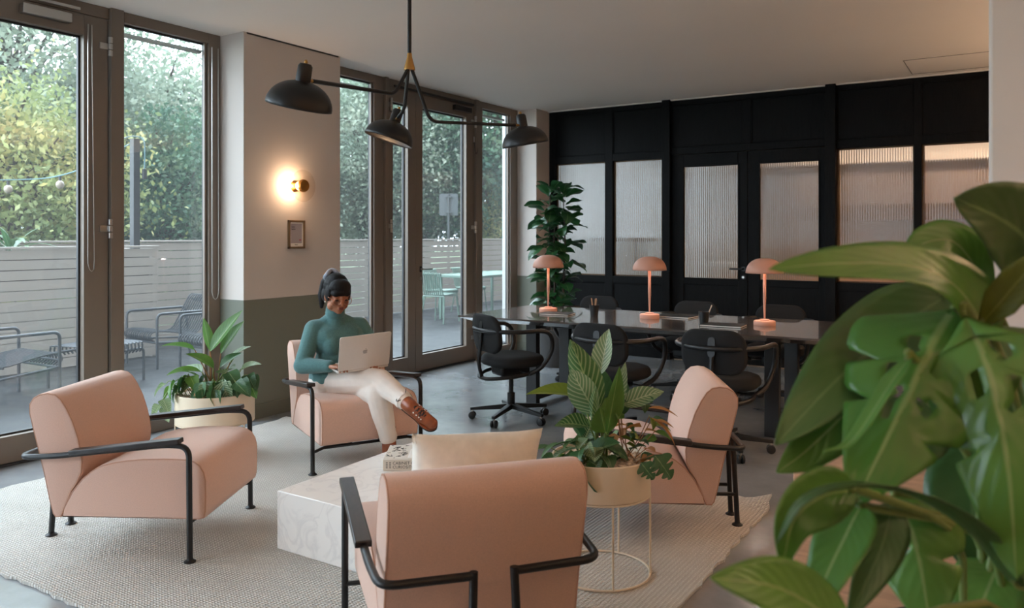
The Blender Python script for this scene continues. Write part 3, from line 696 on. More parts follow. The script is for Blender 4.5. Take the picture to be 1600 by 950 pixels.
# ---- slatted tubular outdoor lounge furniture
def slat_path(y0, pts): return pts
def lounge(loc, rz, label):
    t = thing('lounge_chair', label, 'lounge chair', loc, rz, 'slatted metal lounge chairs on the terrace')
    # side profile (y forward, z): rolled front, dished seat, leaning back, rolled top
    prof = curve([(0, .30, .27), (0, .345, .30), (0, .345, .345), (0, .29, .375), (0, .10, .355), (0, -.10, .315), (0, -.20, .335), (0, -.26, .42), (0, -.36, .60), (0, -.42, .70), (0, -.47, .715), (0, -.50, .68), (0, -.485, .63)], 34)
    sl = MB().tube(prof, .0085, 6).mesh('slat'); sl.materials.append(MT['patio_metal'])
    for k in range(13):
        o = link('slat', sl, t); o.location = (-.27+.045*k, 0, 0)
    for y, z in ((.33, .31), (-.15, .305), (-.46, .655)):
        MB().tube([(-.29, y, z), (.29, y, z)], .011, 8).build('cross_bar', 'patio_metal', t)
    for sx in (-1, 1):
        MB().tube(fillet([(sx*.325, .30, -.02), (sx*.325, .30, .565), (sx*.325, -.40, .565), (sx*.325, -.46, -.02)], .06), .0145, 10).build('arm_frame', 'patio_metal', t)
        MB().tube([(sx*.325, .30, .26), (sx*.325, -.44, .20)], .012, 8).build('side_rail', 'patio_metal', t)
    MB().tube([(-.325, .30, .255), (.325, .30, .255)], .011, 8).build('cross_bar', 'patio_metal', t)
    return t
L0 = lounge((-8.05, 5.45, 0), R(265-90), 'grey slatted lounge chair facing left behind the fixed window, nearer the planter wall')
copy_tree(L0, (-7.12, 5.48, 0), R(268-90), 'grey slatted lounge chair partly cut off by the window frame beside the potted plant')
copy_tree(L0, (-7.37, 3.42, 0), R(92-90), 'grey slatted lounge chair at the left edge with its seat front turned to the terrace')
t = thing('slatted_ottoman', 'low grey slatted footstool between the outdoor lounge chairs', 'footstool', (-7.46, 4.30, 0), R(104))
prof = curve([(0, .25, .27), (0, .28, .30), (0, .28, .345), (0, .23, .37), (0, -.23, .37), (0, -.28, .345), (0, -.28, .30), (0, -.25, .27)], 22)
sl = MB().tube(prof, .0085, 6).mesh('slat'); sl.materials.append(MT['patio_metal'])
for k in range(13): o = link('slat', sl, t); o.location = (-.27+.045*k, 0, 0)
for y in (.262, -.262): MB().tube(fillet([(-.31, y, -.02), (-.31, y, .30), (.31, y, .30), (.31, y, -.02)], .05), .0135, 8).build('leg_frame', 'patio_metal', t)

# ---- sage green dining set
def dining_chair(loc, rz, label):
    t = thing('dining_chair', label, 'chair', loc, rz, 'sage slatted dining chairs on the terrace')
    prof = curve([(0, .22, .40), (0, .235, .43), (0, .20, .452), (0, 0, .445), (0, -.16, .44), (0, -.20, .48), (0, -.235, .62), (0, -.26, .78), (0, -.285, .80), (0, -.305, .775)], 22)
    sl = MB().tube(prof, .011, 5).mesh('slat'); sl.materials.append(MT['sage_metal'])
    for k in range(10): o = link('slat', sl, t); o.location = (-.18+.04*k, 0, 0)
    for sx in (-1, 1):
        MB().tube([(sx*.20, .19, .42), (sx*.235, .23, -.02)], .012, 6).build('leg', 'sage_metal', t)
        MB().tube([(sx*.20, -.18, .42), (sx*.235, -.26, -.02)], .012, 6).build('leg', 'sage_metal', t)
    MB().tube([(-.2, .19, .42), (.2, .19, .42)], .012, 6).build('cross_bar', 'sage_metal', t); MB().tube([(-.2, -.18, .42), (.2, -.18, .42)], .012, 6).build('cross_bar', 'sage_metal', t)
    return t
dt = thing('dining_table', 'pale sage slatted dining table on the terrace', 'table', (-8.02, 11.75, 0), R(4))
for k in range(14): MB().box((-.44+.0635*k, -.95, .715), (-.385+.0635*k, .95, .735)).build('slat', 'sage_metal', dt)
f = MB()
for a, b, c, d in ((-.45, -.42, -.97, .97), (.42, .45, -.97, .97), (-.45, .45, -.97, -.94), (-.45, .45, .94, .97)): f.box((a, c, .70), (b, d, .742))
f.build('edge_frame', 'sage_metal', dt, bevel=.004)
for x in (-.40, .40):
    for y in (-.88, .88): MB().box((x-.022, y-.022, -.02), (x+.022, y+.022, .70)).build('leg', 'sage_metal', dt, bevel=.003)
D0 = dining_chair((-8.66, 11.25, 0), R(-90), 'sage slatted chair on the fence side of the terrace table, seen first from the left')
for i, (x, y, a, lb) in enumerate(((-8.68, 12.15, -90, 'sage slatted chair on the fence side of the terrace table, near its middle'), (-8.05, 10.42, 5, 'sage slatted chair at the left head of the terrace table'),
        (-7.35, 12.35, 98, 'sage slatted chair on the near side of the terrace table seen through the narrow window'), (-8.02, 13.25, 180, 'sage slatted chair at the far head of the terrace table'))):
    copy_tree(D0, (x, y, 0), R(a), lb)
# ---- road sign seen from behind, lamp pole, festoon lights
t = thing('road_sign', 'grey back of a square road sign on a post beyond the fence', 'sign', (-14.5, 19.2, 0), YAW)
MB().prism(rrect(.56, .66, .04), -.008, .008, Matrix.Translation((0, 0, 2.35)) @ Matrix.Rotation(PI/2, 4, 'X')).build('sign_plate', 'sign', t)
MB().tube([(0, -.05, -.5), (0, -.05, 2.66)], .042, 10).build('post', 'sign', t)
for z in (2.12, 2.58): MB().box((-.10, -.1, z-.02), (.10, -.01, z+.02)).build('bracket', 'sign', t)
t = thing('festoon_pole', 'dark square pole carrying the festoon cable above the planter', 'pole', (-8.90, 5.59, 0))
MB().box((-.04, -.04, 1.15), (.04, .04, 2.56)).build('post', 'frame_dark', t)
MB().tube(curve([(0, -.3, 2.44), (0, -.1, 2.57), (.06, .03, 2.58), (.10, .06, 2.5), (.10, .06, 2.2)], 16), .008, 6).build('cable', 'cable', t)
MB().box((.08, .04, 2.08), (.12, .08, 2.2)).build('socket', 'frame_dark', t)
fc = curve([(-10.8, 3.0, 2.3), (-10.8, 4.0, 2.08), (-10.55, 5.12, 2.11), (-10.1, 5.42, 2.18), (-9.6, 5.56, 2.34), (-8.96, 5.56, 2.5)], 30)
tag(MB().tube(fc, .008, 6).build('festoon_cable', 'cable'), 'turquoise festoon light cable sagging outside the left door', 'cable')
for p, lb in ((fc[11], 'hanging festoon bulb seen lower and further left'), (fc[17], 'hanging festoon bulb nearer the door hinges')):
    t = thing('festoon_bulb', lb, 'bulb', p-V((0, 0, .01)), 0, 'festoon bulbs outside the left door')
    MB().lathe([(.016, -.06), (.018, 0)], 10).build('socket', 'frame_dark', t); MB().ell((0, 0, -.105), (.05, .05, .055)).build('globe', 'bulbglass', t)

# ------------------------------------------------------------------ trees beyond the fence
def tree_leaf_mat(name, c1, c2, c3):
    m, t, b = nt(name); L = t.links
    tc = N(t, 'ShaderNodeTexCoord'); no = N(t, 'ShaderNodeTexNoise'); no.inputs['Scale'].default_value = .9; no.inputs['Detail'].default_value = 6; L.new(tc.outputs['Object'], no.inputs['Vector'])
    cr = N(t, 'ShaderNodeValToRGB'); e = cr.color_ramp.elements; e[0].position = .35; e[0].color = c1; e[1].position = .68; e[1].color = c3; k = e.new(.52); k.color = c2
    L.new(no.outputs['Fac'], cr.inputs[0]); L.new(cr.outputs[0], b.inputs['Base Color']); b.inputs['Roughness'].default_value = .55
    tr = N(t, 'ShaderNodeBsdfTranslucent'); L.new(cr.outputs[0], tr.inputs[0]); ms = N(t, 'ShaderNodeMixShader'); ms.inputs[0].default_value = .4
    L.new(b.outputs[0], ms.inputs[1]); L.new(tr.outputs[0], ms.inputs[2]); L.new(ms.outputs[0], t.nodes['Material Output'].inputs[0]); return m
TL = [tree_leaf_mat('grey_green_tree_leaves', srgb(104, 120, 102), srgb(136, 148, 129), srgb(174, 179, 159)),
      tree_leaf_mat('olive_tree_leaves', srgb(110, 126, 81), srgb(145, 151, 97), srgb(186, 171, 112)),
      tree_leaf_mat('deep_green_tree_leaves', srgb(57, 92, 76), srgb(84, 114, 87), srgb(124, 140, 106))]
def crown_mesh(seed, mat, rx, ry, rz, nc, nl, size):
    import numpy as np
    g = np.random.default_rng(seed)
    d = g.normal(size=(nc, 3)); d /= np.linalg.norm(d, axis=1)[:, None]; rad = g.uniform(.25, 1, nc)**.5
    cc = d*rad[:, None]*np.array([rx, ry, rz])
    n = nc*nl
    ci = np.repeat(cc, nl, 0)+g.normal(size=(n, 3))*np.array([.42, .42, .26])
    a = g.normal(size=(n, 3)); a /= np.linalg.norm(a, axis=1)[:, None]
    b = g.normal(size=(n, 3)); b -= a*(a*b).sum(1)[:, None]; b /= np.linalg.norm(b, axis=1)[:, None]
    s = g.uniform(.6, 1.25, n)[:, None]*size
    p = np.stack([ci-a*s*.62, ci+b*s*.36, ci+a*s*.62, ci-b*s*.36], 1).reshape(-1, 3)
    me = bpy.data.meshes.new('foliage'); me.vertices.add(4*n); me.vertices.foreach_set('co', p.ravel())
    me.loops.add(4*n); me.loops.foreach_set('vertex_index', np.arange(4*n)); me.polygons.add(n); me.polygons.foreach_set('loop_start', np.arange(0, 4*n, 4))
    me.update(); me.validate(); me.materials.append(mat); return me, cc
CR = [crown_mesh(1, TL[0], 2.7, 2.7, 3.0, 330, 90, .115), crown_mesh(2, TL[1], 2.1, 2.1, 2.3, 260, 90, .10), crown_mesh(3, TL[2], 2.7, 2.7, 3.0, 340, 100, .12)]
TRK = []
for me, cc in CR:
    mb = MB(); mb.tube([(0, 0, -5.2), (.05, 0, -3), (-.05, .05, -.5), (.05, 0, 1.5)], [.22, .18, .12, .04], 8)
    for k in range(0, len(cc), 7):
        c = V([float(q) for q in cc[k]]); st = V((0, 0, max(-3.0, min(1.2, c.z-1.4-.3*math.hypot(c.x, c.y)))))
        mid = st.lerp(c, .5)+V((0, 0, .25)); mb.tube([st, mid, c], [.07, .045, .012], 5)
    m = mb.mesh('branches'); m.materials.append(MT['bark']); TRK.append(m)
def tree(loc, v, s, label, rz=0, sz=1):
    t = thing('garden_tree', label, 'tree', (loc[0], loc[1], -.15), rz, 'trees beyond the terrace')
    zc = loc[2]
    f = link('foliage', CR[v][0], t); f.location = (0, 0, zc); f.scale = (s, s, s*sz); f['kind'] = 'stuff'
    b = link('branches', TRK[v], t); b.location = (0, 0, zc); b.scale = (s, s, s*max(sz, (zc)/(5.2*s)))
    return t
tree((-17.5, 8.2, 4.6), 0, 1.0, 'tall grey green tree filling the upper left door pane')
tree((-14.2, 6.4, 2.2), 1, .95, 'yellowish olive tree low in the left door pane', 1)
tree((-19.0, 12.6, 3.6), 0, 1.0, 'spreading grey green tree with bare branches in the fixed window by the column', 2)
tree((-15.2, 10.2, 1.9), 2, .75, 'bushy dark green tree low behind the festoon pole', 3)
tree((-19.5, 16.9, 3.5), 0, .95, 'pale tree partly hidden behind the painted column', 4)
tree((-18.4, 20.3, 4.4), 0, 1.05, 'grey green tree seen behind the seated person', 5)
tree((-17.6, 22.0, 3.8), 2, .9, 'dense dark tree between the glass door leaves', 2.4)
tree((-15.8, 23.8, 5.0), 2, 1.3, 'tall deep green tree behind the road sign', 1.2)
tree((-14.9, 23.6, 1.7), 1, .75, 'olive bush with warm leaves below the road sign', 2)
tree((-14.5, 27.5, 5.0), 2, 1.3, 'deep green tree in the narrow window by the corner', 3.1)
tree((-11.0, 24.5, 3.0), 0, .9, 'pale green tree at the right end of the fence', .4)
tree((-22.0, 4.5, 4.0), 2, 1.2, 'dark tree at the far left outside the door', .7)
tree((-25.0, 15.0, 3.6), 2, 1.1, 'dark distant tree seen through gaps of the pale one', .1)
tree((-24.0, 26.0, 4.6), 0, 1.4, 'large distant tree behind the dining terrace', .9)
# planting on top of the raised planter
def tuft(loc, s, mat, label, n=26):
    t = thing('planter_shrub', label, 'shrub', loc, random.random()*6, 'small plants in the raised planter')
    lm = leaf_mesh('leaf', .22*s, .045*s, mat, 'lance', .35, .1, na=4, nx=2)
    for k in range(n):
        a = random.random()*6.28; e = random.uniform(.25, 1.3); o = link('leaf', lm, t)
        aim(o, (math.cos(a)*.05*s, math.sin(a)*.05*s, random.uniform(0, .12)*s), (math.cos(a)*math.cos(e), math.sin(a)*math.cos(e), math.sin(e)), 0, random.uniform(.7, 1.2))
for y, s, m, lb in ((3.05, 1.0, 'brownleaf', 'reddish leafy plant on the planter at the left edge'), (3.55, 1.2, 'varieg', 'spiky pale green plant on the planter'), (4.25, 1.5, 'deep', 'dark leafy plant on the planter below the festoon lights'), (3.9, .9, 'varieg', 'small pale plant on the planter between taller ones'), (5.1, .8, 'brownleaf', 'small reddish plant at the foot of the dark pole')):
    tuft((-8.95, y, 1.2), s, m, lb)
# ================================================================== RUG
def rug():
    mb = MB(); nx, ny = 74, 52; x0, x1, y0, y1 = -4.72, -1.075, 1.64, 4.215; vs = []; fs = []; rnd = random.Random(3)
    ex = [rnd.uniform(-.012, .012) for _ in range(nx+1)]; ey = [rnd.uniform(-.012, .012) for _ in range(ny+1)]
    def top(i, j):
        x = x0+(x1-x0)*i/nx; y = y0+(y1-y0)*j/ny
        if j in (0, ny): y += ex[i]
        if i in (0, nx): x += ey[j]
        z = .013
        c = math.hypot(x-x1, y-y1)                                   # far right corner curls up
        z += .05*max(0, 1-c/.16)**1.3
        if y > y1-.16: z += max(0, .012*math.sin(x*9+1)*(y-(y1-.16))/.16)
        return (x, y, z)
    for j in range(ny+1):
        for i in range(nx+1): vs.append(top(i, j))
    for j in range(ny):
        for i in range(nx): q = j*(nx+1)+i; fs.append((q, q+1, q+nx+2, q+nx+1))
    m = len(vs)
    for v in list(vs): vs.append((v[0], v[1], max(.001, v[2]-.012)))
    ring = [i for i in range(nx+1)]+[j*(nx+1)+nx for j in range(1, ny+1)]+[ny*(nx+1)+i for i in range(nx-1, -1, -1)]+[j*(nx+1) for j in range(ny-1, 0, -1)]
    for a, b in zip(ring, ring[1:]+ring[:1]): fs.append((a, m+a, m+b, b))
    fs += [tuple(m+i for i in reversed(f)) for f in fs[:nx*ny]]
    mb.add(vs, fs); o = mb.build('rug', 'rug', sharp=50)
    tag(o, 'large cream flatwoven rug under the blush armchairs', 'rug')
rug()
ZR = .013
# ================================================================== ARMCHAIRS
BACK = [(-.583, .165), (-.562, .215), (-.536, .279), (-.512, .315), (-.492, .36), (-.489, .41), (-.496, .46), (-.507, .51), (-.532, .584), (-.56, .64), (-.585, .678), (-.61, .699), (-.645, .705), (-.68, .70), (-.71, .683), (-.728, .655), (-.728, .615), (-.709, .537), (-.685, .445), (-.662, .354), (-.638, .241), (-.622, .18), (-.61, .165)]
SEAT = [(-.58, .166), (-.574, .207), (-.536, .277), (-.491, .334), (-.45, .368), (-.409, .392), (-.35, .408), (-.293, .417), (-.22, .424), (-.12, .427), (-.03, .425), (.005, .417), (.033, .399), (.051, .37), (.059, .335), (.06, .26), (.058, .20), (.052, .172), (.03, .166)]
def armchair(loc, ang, label, zl=0):
    t = thing('armchair', label, 'armchair', loc, R(ang-90), 'blush wool lounge armchairs')
    for nm, prof in (('seat', SEAT), ('backrest', BACK)):
        mb = MB(); pad(mb, prof, .30, .012, 4); o = mb.build(nm, 'fabric', t, sharp=75); fixnormals(o)
        for sx in (-1, 1):
            pts = [(sx*.2965, y, z) for y, z in offset_poly(prof, .0035)]
            MB().tube(pts, .0032, 5, closed=True).build('piping', 'seam', o)
    zz = -zl
    for sx in (-1, 1):
        p = fillet([(sx*.34, .008, zz+.012), (sx*.34, .004, .492), (sx*.34, -.10, .497), (sx*.335, -.60, .440), (sx*.325, -.752, .432), (sx*.06, -.752, .428)], .055, 6)
        MB().tube(p, .0125, 10).build('arm_frame', 'blackmetal', t)
        MB().tube([(sx*.06, -.752, .440), (sx*.075, -.772, zz+.012)], .0125, 10).build('leg', 'blackmetal', t)
        for fx, fy in ((sx*.34, .008), (sx*.075, -.772)):
            MB().lathe([(.025, 0), (.026, .004), (.014, .012), (.0125, .02)], 12, (fx, fy, zz)).build('foot', 'blackmetal', t)
        sl = math.atan2(.497-.440, .50); M = Matrix.Translation((sx*.338, -.272, .488)) @ Matrix.Rotation(sl, 4, 'X')
        MB().box((-.026, -.242, -.011), (.026, .242, .011), M).build('armrest', 'darkwood', t, bevel=.004)
        MB().tube([(sx*.34, .006, .128), (sx*.26, -.03, .14), (sx*.09, -.05, .148), (sx*.075, -.765, .148)], .009, 8).build('side_stretcher', 'blackmetal', t)
        MB().tube([(sx*.22, -.035, .138), (sx*.22, -.05, .18)], .010, 8).build('seat_bracket', 'blackmetal', t)
        MB().tube([(sx*.085, -.60, .148), (sx*.10, -.58, .18)], .010, 8).build('seat_bracket', 'blackmetal', t)
    MB().tube([(-.26, -.03, .138), (.26, -.03, .138)], .009, 8).build('front_stretcher', 'blackmetal', t)
    return t
A = armchair((-3.15, 2.41, ZR), 29.6, 'empty blush armchair at the left nearest the glass door')
copy_tree(A, (-3.31, 3.58, ZR), R(-27.5-90), 'blush armchair the person is sitting in')
copy_tree(A, (-1.837, 2.363, ZR), R(140.2-90), 'blush armchair in front seen from behind with a fur cushion')
copy_tree(A, (-1.852, 3.495, ZR), R(209-90), 'blush armchair on the right turned to the left behind the potted plant')
# ================================================================== COFFEE TABLE, BOOK, CUSHION
t = thing('coffee_table', 'low white marble block coffee table between the armchairs', 'coffee table', (-2.78, 2.42, ZR))
MB().prism([(0, 0), (.66, .0), (.62, 1.12), (-.03, 1.08)], 0, .257).build('marble_block', 'marble', t, bevel=.004)
b = thing('book', 'thick cream hardback about curiosities lying on the marble table', 'book', (-2.585, 2.90, .2705), R(34))
bw, bd, bhh = .215, .27, .052
MB().box((.003, .006, .004), (bw-.006, bd-.006, bhh-.004)).build('pages', 'page', b)
MB().box((0, 0, 0), (bw, bd, .004)).build('back_cover', 'cover', b, bevel=.001)
fc_ = MB().box((0, 0, bhh-.004), (bw, bd, bhh)).build('front_cover', 'cover', b, bevel=.001)
sp_ = MB().box((0, -.004, 0), (bw, .004, bhh)).build('spine', 'cover', b, bevel=.0015)
MB().box((.115, .03, bhh), (bw-.012, .19, bhh+.0006)).build('title_label', 'white', fc_)
ink = MB(); rnd = random.Random(5)
for k in range(60):
    x = rnd.uniform(.012, .20); y = rnd.uniform(.02, .255)
    if x > .105 and y < .20: continue
    ink.tube([(x, y, bhh+.0004), (x+rnd.uniform(-.018, .018), y+rnd.uniform(-.018, .018), bhh+.0004), (x+rnd.uniform(-.02, .02), y+rnd.uniform(-.02, .02), bhh+.0004)], rnd.uniform(.0008, .0022), 4)
ink.build('cover_illustration', 'ink', fc_)
MX = lambda x, z: basis((1, 0, 0), (0, 0, 1), (0, -1, 0), (x, -.0042, z))
text_mesh('spine_title', 'CABINET OF', .0205, 'ink', sp_, MX(.046, .029)); text_mesh('spine_title', 'CURIOSITIES', .0205, 'ink', sp_, MX(.046, .010))
for x in (.014, .03):
    mk = MB()
    for k in range(4): mk.box((x, -.0048, .012+.008*k), (x+.009, -.004, .0165+.008*k))
    mk.build('spine_ornament', 'ink_soft', sp_)
def cushion(w, h, d, n=26):
    mb = MB(); vs = []; fs = []
    def zz(u, v): return d*(max(0, (1-abs(u)**2.6))*max(0, (1-abs(v)**2.6)))**.55
    for sgn in (1, -1):
        for j in range(n+1):
            for i in range(n+1):
                u = 2*i/n-1; v = 2*j/n-1
                pin = 1-.045*(1-abs(v)**3)*abs(u)**4; pin2 = 1-.05*(1-abs(u)**3)*abs(v)**4
                vs.append((u*w/2*pin, v*h/2*pin2, sgn*zz(u, v)+.004*math.sin(u*7+v*3)*(1-u*u)*(1-v*v)))
    m = (n+1)**2
    for j in range(n):
        for i in range(n):
            q = j*(n+1)+i; fs.append((q, q+1, q+n+2, q+n+1)); fs.append((m+q, m+q+n+1, m+q+n+2, m+q+1))
    mb.add(vs, fs); me = mb.mesh('cushion', 180)
    bm = bmesh.new(); bm.from_mesh(me); bmesh.ops.remove_doubles(bm, verts=bm.verts, dist=.0004); bmesh.ops.recalc_face_normals(bm, faces=bm.faces); bm.to_mesh(me); bm.free()
    return me
ca = R(140.2); cf = V((math.cos(ca), math.sin(ca), 0)); cr_ = V((cf.y, -cf.x, 0)); co = V((-1.837, 2.363, ZR))
cme = cushion(.44, .42, .075); cme.materials.append(MT['fur'])
cu = link('cushion', cme); tag(cu, 'square cream faux fur cushion on the front armchair', 'cushion')
up = (V((0, 0, 1))*math.cos(R(14))-cf*math.sin(R(14))).normalized(); nrm = cr_.cross(up).normalized()
cu.matrix_world = basis(cr_, up, nrm, co+cf*(-.385)+cr_*.035+V((0, 0, .553))) @ Matrix.Rotation(R(-2), 4, 'Z')
# short fur over the cushion
import numpy as _np
fr = MB(); rnd = random.Random(11)
polys = [p for p in cme.polygons]
vsF = []; fsF = []
for p in polys:
    for k in range(16):
        vv = [cme.vertices[i].co for i in p.vertices]; a, b_ = rnd.random(), rnd.random()
        if len(vv) == 4: c0 = vv[0].lerp(vv[1], a).lerp(vv[3].lerp(vv[2], a), b_)
        else: c0 = vv[0].lerp(vv[1], a).lerp(vv[2], b_)
        nn = p.normal; tdir = (nn*1.3+V((rnd.uniform(-.5, .5), -1+rnd.uniform(-.4, .4), rnd.uniform(-.3, .3)))).normalized()
        sd = tdir.cross(nn); sd = sd.normalized()*.0022 if sd.length > .01 else V((.002, 0, 0)); q = len(vsF); l = rnd.uniform(.012, .03)
        vsF += [c0-sd, c0+sd, c0+tdir*l+nn*.003]; fsF.append((q, q+1, q+2))
fr.add(vsF, fsF); fo = fr.build('fur_pile', 'fur', cu, sharp=180); fo['kind'] = 'stuff'
# ================================================================== PLANTERS
def pebbles(parent, r, z, n, seed, size=.011):
    rnd = random.Random(seed); mb = MB()
    for k in range(n):
        a = rnd.random()*2*PI; q = r*math.sqrt(rnd.random()); s = size*rnd.uniform(.7, 1.3)
        M = Matrix.Rotation(rnd.random()*3, 3, 'Z') @ Matrix.Rotation(rnd.random()*.6, 3, 'X')
        mb.ell((q*math.cos(a), q*math.sin(a), z+rnd.uniform(0, .008)), (s, s*rnd.uniform(.6, .9), s*.6), M, 6, 4)
    o = mb.build('pebbles', 'pebble', parent, sharp=180); o['kind'] = 'stuff'
def planter(loc, r, zb, zt, nleg, label, plabel):
    t = thing('planter_stand', label, 'planter', loc)
    b = MB().lathe([(.001, zb+.012), (r-.012, zb+.012), (r-.004, zb), (r, zb+.004), (r, zt-.003), (r-.002, zt), (r-.008, zt), (r-.009, zt-.035), (.001, zt-.03)], 64, cap=False).build('drum', 'cream_metal', t, sharp=30)
    MB().lathe([(.001, zt-.034), (r-.0095, zt-.034)], 48, cap=False).build('soil', 'soil', t)
    pebbles(t, r-.022, zt-.026, int(900*(r/.2)**2), 5)
    ring = [(r*.985*math.cos(2*PI*k/64), r*.985*math.sin(2*PI*k/64), .006) for k in range(64)]
    MB().tube(ring, .005, 6, closed=True).build('base_ring', 'cream_metal', t)
    MB().tube([(p[0], p[1], zb-.004) for p in ring], .004, 6, closed=True).build('top_ring', 'cream_metal', t)
    for k in range(nleg):
        a = 2*PI*(k+.3)/nleg; MB().tube([(r*.985*math.cos(a), r*.985*math.sin(a), .006), (r*.985*math.cos(a), r*.985*math.sin(a), zb)], .0045, 6).build('leg', 'cream_metal', t)
    return t
planter((-1.46, 2.976, ZR), .204, .337, .485, 5, 'beige drum planter on a tall wire stand in front of the right armchair', '')
planter((-4.32, 3.26, ZR), .24, .217, .40, 5, 'wide beige drum planter on a low wire stand by the window', '')
RT = V((math.cos(YAW), math.sin(YAW), 0)); FW = V((-math.sin(YAW), math.cos(YAW), 0)); UP = V((0, 0, 1))
def sc(r, u, f): return RT*r+UP*u+FW*f        # right / up / away, as seen across the room
def stem_leaf(t, b0, b1, tipdir, L, Wd, mat, shape, droop, roll, stem='stem', rs=.004, cup=.15, wave=0, seed=0, mid=None):
    """petiole from b0 to b1, then a blade from b1 along tipdir"""
    pts = curve([b0, mid if mid else (V(b0)+V(b1))*.5+V((0, 0, .01)), b1], 8)
    p = MB().tube(pts, [rs]*5+[rs*.8]*4, 6).build('petiole', stem, t)
    o = link('leaf', leaf_mesh('leaf', L, Wd, mat, shape, droop, cup, wave, 10, 6, seed), t); aim(o, b1, tipdir, roll); return o
# --- plant in the near planter: tall striped leaves, lower leaves, small vine
t = thing('striped_plant', 'tall plant with pale striped leaves in the near beige planter', 'plant', (-1.46, 2.976, ZR+.455))
c0 = V((0, 0, 0))
def rel(u, v, f=0): # leaf positions on a 2.65 mm grid across the planter
    k = 3.295/1243; return sc((u-938)*k, (716-v)*k, f)
for (bu, bv, tu, tv, f0, f1, Wd, mat, droop, roll) in (
        (935, 640, 890, 528, 0, -.02, .105, 'stripe', .05, .35), (938, 585, 955, 516, .05, .08, .075, 'varieg', -.05, -.5),
        (930, 640, 884, 568, -.05, -.10, .10, 'varieg', .1, .5), (908, 616, 820, 604, 0, -.04, .08, 'mon_olive', .2, -.2), (948, 640, 925, 560, .08, .12, .1, 'deep', .1, .3), (932, 650, 905, 590, .08, .14, .1, 'stripe', .1, .4), (955, 655, 990, 600, .08, .12, .09, 'deep', .2, .3), (940, 660, 930, 620, -.12, -.16, .08, 'green', .0, .5),
        (926, 655, 932, 592, -.10, -.13, .085, 'stripe', -.1, .2), (945, 668, 962, 568, -.06, -.06, .065, 'green', -.02, 1.05),
        (958, 640, 982, 569, .05, .05, .05, 'varieg', .1, .8), (972, 628, 1034, 610, 0, -.05, .07, 'varieg', .35, .2),
        (918, 655, 854, 646, -.08, -.14, .07, 'stripe', .3, .1), (950, 650, 972, 612, -.02, 0, .09, 'green', .1, -.4), (925, 650, 898, 610, .06, .10, .09, 'deep', .1, .6)):
    b1 = rel(bu, bv, f0); tp = rel(tu, tv, f1); d = tp-b1; L = d.length*1.04
    base = V((random.uniform(-.03, .03), random.uniform(-.03, .03), -.02))
    stem_leaf(t, base, b1, d+UP*L*droop*.7, L, Wd*1.32, mat, 'lance', droop, roll+.9 if abs(d.dot(FW)) < .2 else roll, 'stem', .005, .25, 0, int(bu*7+tv))
t2 = thing('trailing_plant', 'low leafy plant with drooping leaves at the front of the near planter', 'plant', (-1.46, 2.976, ZR+.455))
for (bu, bv, tu, tv, f0, f1, Wd, mat, droop, roll) in (
        (905, 688, 873, 672, -.08, -.12, .055, 'deep', .3, .3), (900, 690, 848, 708, -.06, -.1, .055, 'varieg', .5, .2), (900, 698, 902, 738, -.16, -.20, .085, 'deep', .4, 1.5),
        (920, 690, 950, 672, -.12, -.16, .085, 'deep', .2, .4), (905, 672, 895, 655, -.05, -.05, .05, 'deep', .2, .8), (880, 695, 842, 722, -.1, -.16, .035, 'green', .5, .6),
        (895, 700, 880, 726, -.15, -.18, .05, 'deep', .3, .9), (915, 700, 935, 716, -.15, -.19, .06, 'deep', .4, .9), (930, 684, 962, 694, -.08, -.10, .07, 'deep', .4, .1), (912, 680, 925, 655, -.02, 0, .07, 'stripe', .2, .5)):
    b1 = rel(bu, bv, f0); d = rel(tu, tv, f1)-b1; L = d.length*1.15
    stem_leaf(t2, sc(random.uniform(-.09, -.04), -.02, random.uniform(-.1, 0)), b1, d+UP*L*droop*.6, L*1.08, Wd*1.2, mat, 'ovate', droop, roll, 'stem', .003, .2, 0, int(bu+tv*3))
rq = random.Random(33)
for k in range(18):
    u = rq.uniform(858, 945); f0 = rq.uniform(-.17, .02); v = rq.uniform(668, 704); b1 = rel(u, v, f0); dx = (u-915)*.9+rq.uniform(-16, 16)
    d = rel(u+dx, v+rq.uniform(2, 30), f0-rq.uniform(.02, .06))-b1; L = max(.07, min(.13, d.length))
    stem_leaf(t2, sc(rq.uniform(-.1, -.02), -.02, rq.uniform(-.1, .02)), b1, d+UP*L*.25, L, rq.uniform(.055, .085), ('deep', 'deep', 'stripe', 'varieg')[k % 4], 'ovate', rq.uniform(.25, .6), rq.uniform(-.2, .9), 'stem', .0028, .2, 0, k)
t3 = thing('split_leaf_vine', 'small climbing plant with split and curled leaves at the right of the near planter', 'plant', (-1.46, 2.976, ZR+.455))
